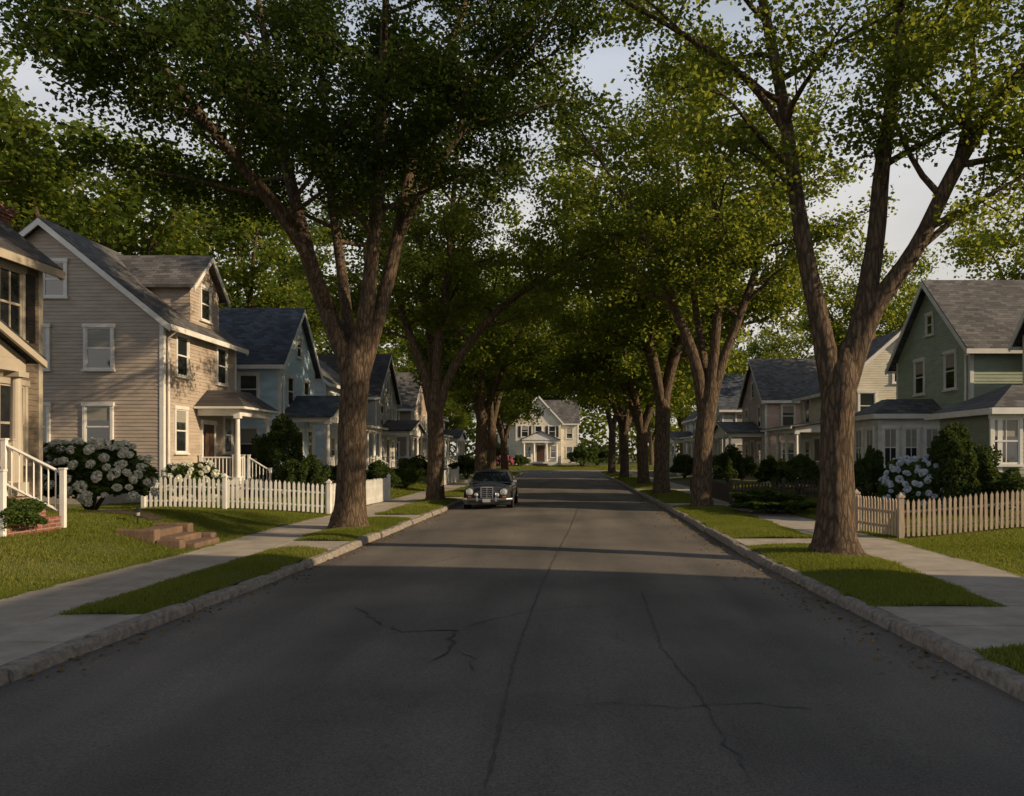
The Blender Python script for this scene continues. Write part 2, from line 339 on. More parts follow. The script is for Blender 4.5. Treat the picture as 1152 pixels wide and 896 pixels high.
# ------------------------------------------------------------------ grass
def lownoise(x, y): return .5+.25*np.sin(x*1.7+y*.9+np.sin(y*1.3))+.25*np.sin(y*2.3-x*1.1+np.sin(x*2.1))
GV, GT = [], []
def scatter(fa, fb, y0, y1, dens, h, zf):
    area = (y1-y0)*abs(fa((y0+y1)/2)-fb((y0+y1)/2)); n = int(area*dens)
    y = NR.uniform(y0, y1, n); yy = np.linspace(y0, y1, 40)
    A = np.interp(y, yy, [fa(t) for t in yy]); B = np.interp(y, yy, [fb(t) for t in yy]); x = A+(B-A)*NR.uniform(0, 1, n)
    x = x+.05*np.sin(y*5.1+np.sin(y*2.3)*2)*np.where(NR.random(n) < .5, 1, .3)
    z = np.array([zf(a, b) for a, b in zip(x, y)]); ln = lownoise(x*1.3, y*1.3)
    hh = h*NR.uniform(.5, 1.3, n)*(.55+.75*ln); w = .011*NR.uniform(.7, 1.5, n)*(h/.06)
    an = NR.uniform(0, 6.28, n); le = NR.normal(0, .45, (n, 2))*hh[:, None]
    V = np.empty((n, 3, 3)); V[:, 0] = np.stack([x-np.cos(an)*w, y-np.sin(an)*w, z-.01], 1); V[:, 1] = np.stack([x+np.cos(an)*w, y+np.sin(an)*w, z-.01], 1)
    V[:, 2] = np.stack([x+le[:, 0], y+le[:, 1], z+hh], 1); GV.append(V.reshape(-1, 3)); GT.append(np.clip(NR.normal(.25, .2, n)+lownoise(x*.7+3, y*.6)*.5, 0, 1))
for V, f0, f1 in ((VL, lambda y: xl(y)-.14, lambda y: xl(y)-vl(y)-.03), (VR, lambda y: xr(y)+.14, lambda y: xr(y)+vr(y)+.03)):
    for a, b in V:
        if b < 4: continue
        a = max(a, 5); dn, h = (3400, .05) if a < 19 else ((1300, .075) if a < 40 else (450, .11))
        def vz(x, y, f0=f0, f1=f1): t = (x-f0(y))/(f1(y)-f0(y)); return .115+.055*math.sin(math.pi*min(1, max(0, t)))
        scatter(f0, f1, a-.08, b+.08, dn, h, vz)
scatter(lambda y: el_(y)+.06, lambda y: el_(y)-3.5, 8, 25, 2500, .05, gz); scatter(lambda y: el_(y)-3.5, lambda y: el_(y)-8, 9, 28, 800, .07, gz)
scatter(lambda y: er_(y)-.06, lambda y: er_(y)+4, 9, 20, 2300, .05, gz); scatter(lambda y: er_(y), lambda y: er_(y)+8, 20, 45, 350, .1, gz)
scatter(lambda y: el_(y), lambda y: el_(y)-6, 25, 50, 350, .1, gz)
scatter(lambda y: -14, lambda y: 14, 99.2, 111, 120, .16, lambda x, y: .12+.35*ss((y-99)/10))
V = np.concatenate(GV); g = bpy.data.objects.new('grass', fastmesh('grass', V, 3, M['grass'], np.concatenate(GT))); C.objects.link(g)
tag(g, 'short green grass on lawns and kerbside verges', 'grass', kind='stuff')
n = 1900; y = NR.uniform(7, 40, n); sd = NR.random(n) < .62
x = np.where(sd, np.array([xr(t) for t in y])-np.abs(NR.normal(0, .35, n))-.03, np.array([xl(t) for t in y])+np.abs(NR.normal(0, .2, n))+.03)
z = np.array([roadz(a, b) for a, b in zip(x, y)])+.012; P = np.stack([x, y, z], 1)
a = NR.uniform(0, 6.28, n); s = NR.uniform(.015, .04, n); u = np.stack([np.cos(a)*s, np.sin(a)*s, NR.uniform(0, .01, n)], 1); v = np.stack([-np.sin(a)*s*.6, np.cos(a)*s*.6, NR.uniform(0, .012, n)], 1)
V = np.stack([P+u, P+v, P-u, P-v], 1).reshape(-1, 3)
o = bpy.data.objects.new('fallen_leaves', fastmesh('fallen_leaves', V, 4, M['fallen'], NR.random(n))); C.objects.link(o); tag(o, 'dry fallen leaves scattered along both kerbs', 'leaves', kind='stuff')
# ------------------------------------------------------------------ trees
def grow(mb, anch, p, d, L, r, lvl):
    n = 5 if lvl == 1 else 3; pts = [Vector(p)]; d = Vector(d).normalized(); k = .16 if lvl == 1 else .25
    for i in range(n):
        d = (d+Vector((R.gauss(0, k), R.gauss(0, k), R.gauss(0, k*.8)+(.03 if lvl == 1 else -.02)))).normalized(); pts.append(pts[-1]+d*L/n)
    mb.tube(pts, [r*(1-.8*i/n) for i in range(n+1)], 5 if lvl == 1 else 3, cap=False)
    if lvl == 1:
        m = max(3, int(L/.55))
        for i in range(m):
            t = .18+.82*(i+R.random()*.6)/m; t = min(t, .999); q = t*n; a = pts[int(q)].lerp(pts[int(q)+1], q-int(q)); dd = (pts[int(q)+1]-pts[int(q)]).normalized()
            side = dd.cross(Vector((R.gauss(0,.4), R.gauss(0,.4), 1))).normalized()*R.choice((-1, 1))
            grow(mb, anch, a, dd*.5+side*.8+Vector((0, 0, R.uniform(-.35, .4))), R.uniform(.8, 1.7)*(1.15-.4*t), max(.009, r*.3), 2)
    else:
        for i in range(1, n+1): anch.append(tuple(pts[i]))
        anch.append(tuple(pts[1].lerp(pts[2], .5)))
def catmull(pts, sub=3):
    out = []; P = [np.array(p, float) for p in pts]
    for i in range(len(P)-1):
        p0, p1, p2, p3 = P[max(i-1, 0)], P[i], P[i+1], P[min(i+2, len(P)-1)]
        for k in range(sub):
            t = k/sub; out.append(.5*((2*p1)+(-p0+p2)*t+(2*p0-5*p1+4*p2-p3)*t*t+(-p0+3*p1-3*p2+p3)*t**3))
    out.append(P[-1]); return out
def tree_meshes(trunk, limbs, start=.34, sec=(3.2, 5.2), per=44, leaf=.12, step=.62, sig=.28, zmin=4.5, slim=1.0, prune=0, mat='leaf'):
    tb = MB(); anch = []
    T = catmull(trunk, 4)
    tb.tube([t[:3] for t in T], [t[3]*slim for t in T], 22, .07)
    for L in limbs:
        P = catmull(L, 4); tb.tube([t[:3] for t in P], [t[3]*slim for t in P], 12, .05)
        cum = [0]
        for i in range(1, len(P)): cum.append(cum[-1]+float(np.linalg.norm(P[i][:3]-P[i-1][:3])))
        tot = cum[-1]; s = tot*start; az = R.uniform(0, 6.28)
        while s < tot:
            i = max(0, min(len(P)-2, int(np.searchsorted(cum, s))-1)); t = (s-cum[i])/max(1e-6, cum[i+1]-cum[i]); q = P[i]+(P[i+1]-P[i])*t
            if q[2] > zmin-.6:
                az += 2.4+R.gauss(0, .5); f = s/tot
                out = np.array([q[0], q[1]]); on = np.linalg.norm(out)+1e-6; dirv = Vector((math.cos(az)+out[0]/on*.5, math.sin(az)+out[1]/on*.5, R.uniform(.0, .6)+.3*f))
                LL = R.uniform(*sec)*(1.1-.45*f)
                if q[2] < prune and dirv.y > -.1: dirv.y = -dirv.y*.6-.1; LL *= .7
                grow(tb, anch, q[:3], dirv, LL, max(.02, min(.07, q[3]*.5)), 1)
            s += step*R.uniform(.7, 1.3)
        grow(tb, anch, P[-1][:3], P[-1][:3]-P[-2][:3], 3.0, P[-1][3]*.8, 1)
    A = np.array(anch); A = A[A[:, 2] > zmin]; n = len(A)
    cl = NR.random(n); P = np.repeat(A, per, 0)+NR.normal(size=(n*per, 3))*[sig, sig, sig*.7]; tint = np.clip(np.repeat(cl, per)*.5+NR.random(n*per)*.5, 0, 1)
    keep = P[:, 2] > zmin-.6; P = P[keep]; tint = tint[keep]
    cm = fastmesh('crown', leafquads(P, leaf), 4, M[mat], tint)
    me = bpy.data.meshes.new('trunk'); me.from_pydata(tb.v, [], tb.f); me.polygons.foreach_set('use_smooth', [True]*len(me.polygons)); me.materials.append(M['bark'])
    print('TREE leaves', len(P)); return me, cm
def place(ms, loc, rot, sc, label, group=None, name='street_tree', cat='tree'):
    o = empty(name, loc, label, cat, group); o.rotation_euler = (0, 0, rot); o.scale = sc if isinstance(sc, tuple) else (sc, sc, sc)
    for nm, me in (('trunk', ms[0]), ('crown', ms[1])):
        c = bpy.data.objects.new(nm, me); C.objects.link(c); c.parent = o
    return o
def fromimg(Y0, base, L):
    out = []
    for p in L:
        px, py, dy, r = p; Y = Y0+dy; out.append(((px-VX)*Y/F-base[0], dy, CH+(HZ-py)*Y/F-base[2], r))
    return out
SG = 'maple trees lining both kerbs'
def hero(Y, trunk, limbs, **k):
    b = ((trunk[0][0]-VX)*Y/F, Y, .1); label = k.pop('label')
    place(tree_meshes(fromimg(Y, b, trunk), [fromimg(Y, b, l) for l in limbs], **k), b, 0, 1, label, SG)
hero(20.4, [(393,600,0,.78),(393,590,0,.6),(394,570,0,.48),(395,530,0,.43),(397,470,0,.41),(400,425,0,.42),(402,395,0,.34),(404,372,0,.14)],
  [[(396,440,0,.3),(390,405,0,.31),(372,360,0,.28),(350,300,.3,.24),(333,230,.8,.2),(315,150,1.4,.16),(300,60,2,.11),(285,-40,2.6,.07)],
   [(400,440,0,.3),(404,400,0,.3),(412,350,-.2,.25),(420,270,-.4,.2),(428,180,-.8,.17),(430,90,-1,.13),(436,-40,-1.3,.08)],
   [(402,440,0,.28),(412,400,0,.28),(430,340,.3,.23),(447,270,.6,.19),(462,190,1,.16),(490,100,1.6,.13),(525,0,2,.1),(560,-90,2.4,.06)],
   [(395,400,.2,.2),(385,310,1.5,.17),(370,200,3,.13),(362,80,4.5,.08)],
   [(447,270,.6,.13),(490,190,.3,.11),(550,110,0,.08),(610,40,-.4,.06),(650,-20,-.8,.04)],
   [(340,260,.5,.13),(260,170,-2,.1),(170,60,-4,.07),(80,-30,-5.5,.05)],
   [(372,350,0,.18),(340,280,-1,.14),(280,200,-2,.1),(215,120,-3,.07),(160,60,-3.6,.05)]],
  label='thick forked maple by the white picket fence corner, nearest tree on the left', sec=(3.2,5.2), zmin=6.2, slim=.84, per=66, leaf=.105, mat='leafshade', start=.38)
hero(15, [(940,634,0,.88),(940,620,0,.64),(940,597,0,.47),(941,550,0,.4),(941,500,0,.37),(944,450,0,.38),(949,415,0,.34),(955,385,0,.16)],
  [[(940,465,0,.3),(934,425,0,.28),(922,360,0,.23),(905,280,0,.2),(893,200,.2,.17),(878,100,.4,.14),(858,0,.6,.11),(840,-100,.8,.07)],
   [(945,450,0,.3),(955,412,0,.28),(972,350,0,.25),(985,270,0,.21),(992,190,0,.18),(1005,100,0,.15),(1012,0,-.2,.13),(1020,-110,-.3,.08)],
   [(946,450,0,.3),(960,405,0,.27),(985,345,-.1,.23),(1030,280,-.3,.19),(1075,190,-.5,.16),(1125,110,-.7,.14),(1180,50,-1,.1),(1240,-10,-1.3,.06)],
   [(885,150,.3,.1),(840,90,0,.08),(770,40,-.3,.06),(700,0,-.5,.04)],
   [(1020,292,-.3,.09),(1070,250,.3,.07),(1120,215,.6,.05),(1170,190,.8,.03)],
   [(1075,190,-.5,.1),(1095,100,.3,.08),(1090,20,.8,.06),(1080,-60,1,.04)]],
  label='large maple splitting into three limbs by the tan fence, nearest on the right', sec=(2.4,3.9), zmin=5.8, start=.42, leaf=.092, per=68, slim=.8, prune=8.5)
hero(28.2, [(790,576,0,.6),(790,568,0,.48),(790,550,0,.41),(791,500,0,.37),(796,460,0,.37),(800,435,0,.3),(803,415,0,.14)],
  [[(792,470,0,.26),(786,425,0,.25),(775,385,0,.21),(755,340,0,.17),(735,290,0,.13),(700,220,0,.09),(655,150,0,.05)],
   [(796,470,0,.26),(801,425,0,.25),(805,380,0,.2),(808,320,0,.17),(805,240,0,.13),(790,130,0,.07)],
   [(798,465,0,.26),(810,415,0,.22),(825,375,0,.18),(845,320,0,.15),(860,270,0,.12),(890,190,0,.07)],
   [(798,445,0,.2),(780,330,2,.13),(765,220,3.5,.09),(760,130,5,.05)]],
  label='second maple on the right verge, its forked trunk standing before the dark low fence', zmin=6.2, slim=.86, leaf=.13, per=46)
hero(32, [(490,569,0,.6),(490,562,0,.48),(490,545,0,.41),(490,500,0,.37),(490,465,0,.37),(490,440,0,.3),(490,420,0,.14)],
  [[(488,470,0,.26),(481,430,0,.23),(468,395,0,.2),(452,350,0,.16),(440,290,0,.12),(425,210,0,.07)],
   [(490,460,0,.26),(492,400,0,.22),(496,360,0,.19),(505,300,0,.16),(510,220,0,.12),(520,130,0,.07)],
   [(492,465,0,.26),(503,430,0,.22),(522,395,0,.19),(560,350,0,.16),(610,315,0,.12),(665,285,0,.06)],
   [(490,450,0,.2),(480,340,2,.14),(470,240,4,.09)]],
  label='second maple on the left verge, standing just left of the parked car', zmin=6.0, slim=.84, leaf=.13, per=46)
def generic(seed, H=12.5, fork=4.0, nl=4, spread=4.2):
    R.seed(seed); tr = [(0,0,-.1,.5),(0,0,.25,.4),(.05,.02,1.2,.34),(.1,-.03,fork-.6,.33),(.12,0,fork,.25),(.13,0,fork+.5,.1)]; limbs = []
    for i in range(nl):
        a = 6.28*i/nl+R.uniform(-.4, .4); L = []; s = spread*R.uniform(.7, 1.15)
        for t in (0,.2,.4,.6,.8,1): r = s*(t**1.3); L.append((.1+math.cos(a+t*.3)*r, math.sin(a+t*.3)*r, fork-.6+(H-fork)*t, .21*(1-t)+.04))
        limbs.append(L)
    return tree_meshes(tr, limbs, start=.25, zmin=fork+1.2, per=28, leaf=.21, step=.85, sig=.36)
G1 = generic(3); G2 = generic(21, 13.5, 4.4, 4, 3.6); G3 = generic(40, 11.5, 3.8, 5, 4.4)
P3 = [G1, G2, G3]; names3 = ['third','fourth','fifth','sixth','seventh']
for i, (px, Y) in enumerate([(540,50),(553,59),(568,75)]):
    place(P3[i % 3], ((px-VX)*Y/F, Y, .1), 1.3*i+.4, R.uniform(.95, 1.1), '%s maple from the camera on the left verge' % names3[i], SG)
for i, (px, Y) in enumerate([(744,37.5),(724,49),(702,62),(688,78)]):
    place(P3[(i+1) % 3], ((px-VX)*Y/F, Y, .1), 2.1*i+.9, R.uniform(.92, 1.05), '%s maple from the camera on the right verge' % names3[i], SG)
def wood(pts, label, group, z=.3):
    for i, (x, y, s) in enumerate(pts):
        place(P3[i % 3], (x, y, z), R.uniform(0, 6.28), (s*R.uniform(.9,1.1), s*R.uniform(.9,1.1), s), label, group, 'background_tree')
wood([(-27,46,1.45),(-24,62,1.5),(-34,55,1.6),(-22,80,1.4),(-32,38,1.2)], 'tall green tree rising behind the houses on the left side', 'trees behind the left houses')
wood([(31,50,1.2),(26,68,1.2),(21,86,.9)], 'tall green tree rising behind the houses on the right side', 'trees behind the right houses')
wood([(-27,130,1.6),(-16,128,1.6),(-8,131,1.7),(1,132,1.7),(10,130,1.6),(20,130,1.6),(30,128,1.6),(-16,114,.8),(14,122,1.0)], 'leafy tree around the cream house at the end of the street', 'trees at the end of the street')
wood([(26,-14,1.2),(16,-18,1.1)], 'added tall tree out of view, casting shade from behind the added right house', 'added trees behind the added right house')  # unseen trees added as extra shadow casters on the right
n = 16000; x = NR.uniform(-75, 75, n); y = NR.uniform(146, 156, n); top = 9+2.5*np.sin(x*.21)+1.6*np.sin(x*.57+1)
z = top*NR.random(n)**.8; o = bpy.data.objects.new('distant_wood', fastmesh('distant_wood', leafquads(np.stack([x, y, z], 1), .85, .2), 4, M['leaf'], NR.random(n))); C.objects.link(o)
tag(o, 'distant mass of woodland closing the view behind the end house', 'woodland', kind='stuff')
# ------------------------------------------------------------------ shrubs
def shrub_mesh(seed, n, leaf, mat, lump=.18):
    rg = np.random.default_rng(seed); d = rg.normal(size=(n, 3)); d = d/np.linalg.norm(d, axis=1, keepdims=True); d[:, 2] = np.where(d[:, 2] < -.25, -d[:, 2], d[:, 2])
    ph = rg.uniform(0, 6.28, 6)
    r = 1+lump*(np.sin(4*d[:, 0]+ph[0])*np.sin(5*d[:, 1]+ph[1])+.7*np.sin(9*d[:, 2]+ph[2]+3*d[:, 0])+.5*np.sin(13*d[:, 1]+ph[3]))
    r *= 1-np.abs(rg.normal(0, .14, n)); P = d*r[:, None]*[.5, .5, .62]+[0, 0, .4]
    P[:, 2] = np.maximum(P[:, 2], .02)
    t = np.clip(rg.normal(.5, .22, n)+.25*np.sin(8*d[:, 0]+ph[4])*np.sin(7*d[:, 1]), 0, 1)
    return fastmesh('foliage', leafquads(P, leaf, .2), 4, mat, t)
SH = {'dark': shrub_mesh(1, 11000, .05, M['leafdark'], .22), 'mid': shrub_mesh(2, 11000, .05, M['leafmid']), 'mid2': shrub_mesh(3, 9000, .06, M['leafmid'], .28), 'dark2': shrub_mesh(4, 9000, .06, M['leafdark'], .28), 'hyd': shrub_mesh(5, 14000, .06, M['leafmid'], .12)}
stem = MB()
for i in range(7):
    a = i*.9; stem.tube([(0,0,-.02), (math.cos(a)*.12, math.sin(a)*.12, .25), (math.cos(a)*.3, math.sin(a)*.3, .62)], [.025,.018,.008], 5)
SM = bpy.data.meshes.new('stems'); SM.from_pydata(stem.v, [], stem.f); SM.materials.append(M['bark'])
bl = NR.normal(size=(190, 3)); bl = bl/np.linalg.norm(bl, axis=1, keepdims=True)*[1, 1, .75]
def bloom(mat): return fastmesh('flower_head', leafquads(bl*.1*NR.uniform(.85, 1.05, (190, 1)), .052, 0), 4, mat, NR.random(190))
BM = {'w': bloom(M['petal']), 'b': bloom(M['petalblue']), 'p': bloom(M['petalpink'])}
def shrub(kind, x, y, w, h, label, group=None, blooms=0, bk='w', name='shrub', cat='shrub', zz=None, d=None, bs=1):
    z = gz(x, y) if zz is None else zz
    o = empty(name, (x, y, z), label, cat, group); o.rotation_euler = (0, 0, R.uniform(0, 6.28) if not blooms else 0)
    for nm, me in (('foliage', SH[kind]), ('stems', SM)):
        c = bpy.data.objects.new(nm, me); C.objects.link(c); c.parent = o; c.scale = (w, d or w, h)
    for i in range(blooms):
        a = -math.pi/2+(((i*.618) % 1)*2-1)*1.7+R.uniform(-.15,.15); e = -.35+1.45*((i+.5)/blooms)**.9+R.uniform(-.12,.12); c = bpy.data.objects.new('flower_head', BM[bk]); C.objects.link(c); c.parent = o
        k = R.uniform(.52, .58); c.location = (math.cos(a)*math.cos(e)*w*k, math.sin(a)*math.cos(e)*(d or w)*k, h*(.4+.66*math.sin(e))); s = R.uniform(.7, 1.3)*bs; c.scale = (s, s, s); c.rotation_euler = (R.random(), R.random(), R.random()*6)
    return o
def atp(px, Y): return (px-VX)*Y/F
shrub('hyd', atp(103,19.9), 19.9, 2.75, 1.8, 'large white hydrangea bush beside the leftmost house steps', None, 96, name='hydrangea_bush', cat='hydrangea', d=2.2)
shrub('hyd', atp(218,26.2), 26.2, 1.9, 1.4, 'white hydrangea under the tan house, behind the white fence', None, 44, name='hydrangea_bush', cat='hydrangea')
shrub('mid2', atp(10,13.6), 13.6, .9, .6, 'low leafy plant at the left edge in front of the brick steps')
shrub('dark', atp(315,31.5), 31.5, 1.9, 2.6, 'tall dark evergreen shrub right of the tan house porch')
shrub('dark2', atp(345,30), 30, 1.7, 1.3, 'dark shrub behind the white fence, left of the biggest left trunk')
shrub('mid', atp(372,33), 33, 1.8, 1.1, 'green shrub behind the white fence, directly behind the left trunk')
shrub('dark', atp(425,37), 37, 1.6, 1.2, 'round dark shrub above the receding white fence')
shrub('mid2', atp(457,42), 42, 1.5, 1.1, 'green shrub past the far end of the white fence')
shrub('dark2', atp(470,50), 50, 2.2, 1.3, 'dark shrub left of the second left trunk, farther back')
shrub('hyd', atp(1020,23.5), 23.0, 1.75, 1.6, 'pale blue hydrangea behind the tan picket fence', None, 76, 'b', name='hydrangea_bush', cat='hydrangea', bs=.85)
shrub('dark', atp(1078,22.3), 22.3, 1.7, 2.1, 'tall rounded dark shrub right of the blue hydrangea')
shrub('dark2', atp(1122,21.8), 21.8, 2.0, 1.15, 'wide dark shrub under the window of the rightmost house')
shrub('dark', atp(978,26), 26, 1.3, 1.6, 'dark shrub left of the blue hydrangea, beside the big right trunk')
shrub('mid', atp(900,34), 34, 1.9, 1.5, 'round green shrub left of the big right trunk')
shrub('mid2', atp(868,25.5), 25.5, 2.6, .65, 'low spreading green plants in the bed by the right pavement', d=2.2)
shrub('mid', atp(850,28), 28, 1.6, .6, 'low green plants in front of the dark low fence')
shrub('dark2', atp(872,40), 40, 2.0, 1.3, 'dark shrub behind the dark low fence')
shrub('dark', atp(820,44), 44, 1.6, 1.9, 'dark upright shrub right of the second right trunk')
shrub('mid', atp(835,52), 52, 2.0, 1.4, 'green shrub before the porch of the pink house')
shrub('mid2', atp(655,106), 106, 3.2, 2.6, 'round green shrub right of the cream end house porch', zz=.4)
shrub('mid', atp(585,108), 108, 2.6, 1.4, 'green foundation shrub left of the cream end house porch', zz=.45)
shrub('dark2', atp(672,109), 109, 3.4, 2.6, 'darker shrub at the right corner of the cream end house', zz=.45)
shrub('dark', atp(552,112), 112, 3.6, 3.0, 'big dark shrub off the left corner of the cream end house', zz=.45)
shrub('mid', atp(770,60), 60, 2.0, 1.6, 'green shrub between far right street trees')
shrub('dark', atp(525,62), 62, 2.4, 1.6, 'dark shrub behind the parked car')
shrub('mid', atp(567,101), 101, 2.2, 1.7, 'pink flowering bush across the far road, left of the end house', None, 24, 'p', name='flowering_bush', cat='bush', zz=.2, bs=1.6)
# ------------------------------------------------------------------ houses
class Face:
    def __init__(s, kind, plane, sg): s.k, s.p, s.s = kind, plane, sg
    def box(s, mb, u0, u1, z0, z1, o0, o1):
        a, b = s.p+s.s*o0, s.p+s.s*o1
        if s.k == 'y': mb.box(u0, u1, a, b, z0, z1)
        else: mb.box(a, b, u0, u1, z0, z1)
    def pt(s, u, z, o): return (u, s.p+s.s*o, z) if s.k == 'y' else (s.p+s.s*o, u, z)
def laps(mb, face, u0, u1, z0, ze, zp=None, h=.125):
    z = z0; top = zp or ze; um = (u0+u1)/2
    def ws(q):
        if q <= ze or not zp: return u0, u1
        t = min(1, (q-ze)/(zp-ze)); return u0+(um-u0)*t, u1+(um-u1)*t
    while z < top-.01:
        zt = min(z+h, top); a0, b0 = ws(z); a1, b1 = ws(zt)
        mb.poly([face.pt(a0, z, .025), face.pt(b0, z, .025), face.pt(b1, zt, .008), face.pt(a1, zt, .008)])
        mb.poly([face.pt(a0, z, .008), face.pt(b0, z, .008), face.pt(b0, z, .025), face.pt(a0, z, .025)])
        z = zt
def chev(c0, c1, ze, zp, over, t0, t1):
    cm = (c0+c1)/2; sl = (zp-ze)/(cm-c0); zo = ze-over*sl
    return [(c0-over, zo+t0), (cm, zp+t0), (c1+over, zo+t0), (c1+over, zo+t1), (cm, zp+t1), (c0-over, zo+t1)]
def window(root, face, u, z, w, h, trim, shutters=None, blind=None, mull=0, cas=.09):
    mb = MB(); u0, u1 = u-w/2, u+w/2
    face.box(mb, u0-cas, u0, z-.02, z+h, .0, .075); face.box(mb, u1, u1+cas, z-.02, z+h, .0, .075); face.box(mb, u0-cas-.03, u1+cas+.03, z+h, z+h+cas+.03, .0, .095)
    o = mb.build('window', trim, root)
    mb = MB(); face.box(mb, u0-cas-.04, u1+cas+.04, z-.09, z-.021, .0, .12); mb.build('sill', trim, o)
    mb = MB(); face.box(mb, u0, u0+.045, z-.02, z+h, .0, .055); face.box(mb, u1-.045, u1, z-.02, z+h, .0, .055); face.box(mb, u0+.045, u1-.045, z-.02, z+.04, 0, .055)
    face.box(mb, u0+.045, u1-.045, z+h-.045, z+h, 0, .055); face.box(mb, u0+.045, u1-.045, z+h*.5-.025, z+h*.5+.025, 0, .06)
    for k in range(mull): q = u0+w*(k+1)/(mull+1); face.box(mb, q-.014, q+.014, z+.04, z+h-.045, 0, .05)
    mb.build('sash', trim, o)
    mb = MB(); face.box(mb, u0+.04, u1-.04, z, z+h-.02, 0, .034); mb.build('pane', M['glass'], o)
    if blind is None: blind = R.choice([0, .35, .5, 0])
    if blind: mb = MB(); face.box(mb, u0+.05, u1-.05, z+h*(1-blind), z+h-.05, 0, .038); mb.build('blind', M['blind'], o)
    if shutters:
        for sg in (-1, 1):
            mb = MB(); a = u0-cas-.36 if sg < 0 else u1+cas; face.box(mb, a+.01, a+.35, z-.02, z+h, .01, .06)
            for q in range(int(h/.07)): face.box(mb, a+.05, a+.31, z+.02+q*.07, z+.05+q*.07, .06, .072)
            mb.build('shutter', shutters, o)
def door(root, face, u, z, w=.95, h=2.1, trim=None):
    mb = MB(); face.box(mb, u-w/2, u+w/2, z, z+h, .0, .05)
    for a, b in ((.12,.8),(1.0,1.9)):
        face.box(mb, u-w/2+.12, u-.04, z+a, z+b, .05, .065); face.box(mb, u+.04, u+w/2-.12, z+a, z+b, .05, .065)
    o = mb.build('door', M['door'], root)
    mb = MB(); face.box(mb, u-w/2-.12, u-w/2, z, z+h, 0, .08); face.box(mb, u+w/2, u+w/2+.12, z, z+h, 0, .08); face.box(mb, u-w/2-.15, u+w/2+.15, z+h, z+h+.16, 0, .1); mb.build('door_frame', trim or M['white'], o)
    mb = MB(); face.box(mb, u+w/2-.14, u+w/2-.08, z+.95, z+1.05, .05, .1); mb.build('handle', M['chrome'], o)
def column(root, x, y, z0, z1, r, mat):
    mb = MB(); mb.lathe(x, y, [(r, z0+.1), (r*1.02, z0+(z1-z0)*.3), (r*.82, z1-.1)], 14)
    k = r*1.35; mb.box(x-k, x+k, y-k, y+k, z0, z0+.12); mb.box(x-k, x+k, y-k, y+k, z1-.1, z1)
    mb.build('column', mat, root)
def railing(root, a, b, za, zb, mat, h=.85, name='railing'):
    mb = MB(); n = max(2, int(math.hypot(b[0]-a[0], b[1]-a[1])/.13)); P = lambda t, z: (a[0]+(b[0]-a[0])*t, a[1]+(b[1]-a[1])*t, za+(zb-za)*t+z)
    for z in (.12, h): mb.tube([P(0, z), P(1, z)], [.03, .03], 4)
    for i in range(n+1): mb.tube([P(i/n, .12), P(i/n, h)], [.015, .015], 4)
    for t in (0, 1):
        p = P(t, 0); mb.box(p[0]-.042, p[0]+.042, p[1]-.042, p[1]+.042, p[2]-.15, p[2]+h+.08); mb.box(p[0]-.055, p[0]+.055, p[1]-.055, p[1]+.055, p[2]+h+.08, p[2]+h+.11)
    mb.build(name, mat, root)
def house(label, xs, xb, y0, y1, z0, ze, zp, axis, wall, roofc, trim=None, name='house', over=.4, group=None, found=.35):
    trim = trim or M['white']; s = 1 if xs > xb else -1; x0, x1 = min(xs, xb), max(xs, xb)
    root = empty(name, ((x0+x1)/2, (y0+y1)/2, z0), label, 'house', group); rm = shingle('roof_'+axis, roofc, axis)
    mb = MB(); mb.box(x0+.03, x1-.03, y0+.03, y1-.03, z0-.8, z0+found); mb.build('foundation', M['concrete'], root)
    zb = z0+found-.01; mb = MB()
    c0, c1, a0, a1 = (x0, x1, y0, y1) if axis == 'y' else (y0, y1, x0, x1)
    mb.prism([(c0, zb), (c1, zb), (c1, ze), ((c0+c1)/2, zp), (c0, ze)], axis, a0, a1)
    FS, FC = Face('x', xs, s), Face('y', y0, -1); FB, FX = Face('x', xb, -s), Face('y', y1, 1)
    gy = zp if axis == 'y' else None; gx = zp if axis == 'x' else None
    laps(mb, FC, x0, x1, zb, ze, gy); laps(mb, FX, x0, x1, zb, ze, gy); laps(mb, FS, y0, y1, zb, ze, gx); laps(mb, FB, y0, y1, zb, ze, gx)
    mb.build('wall', wall, root, fix=False)
    mb = MB(); mb.prism(chev(c0, c1, ze, zp, over, .03, .17), axis, a0-over*.8, a1+over*.8); roof = mb.build('roof', rm, root)
    mb = MB(); k = over*.8
    for q in (a0-k, a1+k): mb.prism(chev(c0, c1, ze, zp, over-.01, -.12, .1), axis, q-.025, q+.025)
    sl = (zp-ze)/((c1-c0)/2); zo = ze-over*sl
    for c in (c0-over, c1+over):
        if axis == 'y': mb.box(c-.03, c+.03, a0-k-.03, a1+k+.03, zo-.05, zo+.13)
        else: mb.box(a0-k-.03, a1+k+.03, c-.03, c+.03, zo-.05, zo+.13)
    for X in (x0, x1):
        for Y in (y0, y1):
            dx, dy = (.04 if X == x1 else -.04), (.04 if Y == y1 else -.04)
            mb.box(X+dx, X-dx*2.5, Y+dy, Y-dy*2.5, zb, ze-.03)
    mb.build('trim', trim, root)
    mb = MB(); xx = xs+s*.1; mb.tube([(xs+s*.42, y0+.2, zo+.02) if axis == 'y' else (xx, y0+.2, zo+.02), (xx, y0+.2, zo-.25), (xx, y0+.2, z0+.2)], [.04]*3, 6); mb.build('downpipe', trim, root)
    return root, FS, FC, dict(s=s, x0=x0, x1=x1, y0=y0, y1=y1, z0=z0, ze=ze, zp=zp, trim=trim, roofc=roofc, wall=wall, xs=xs)
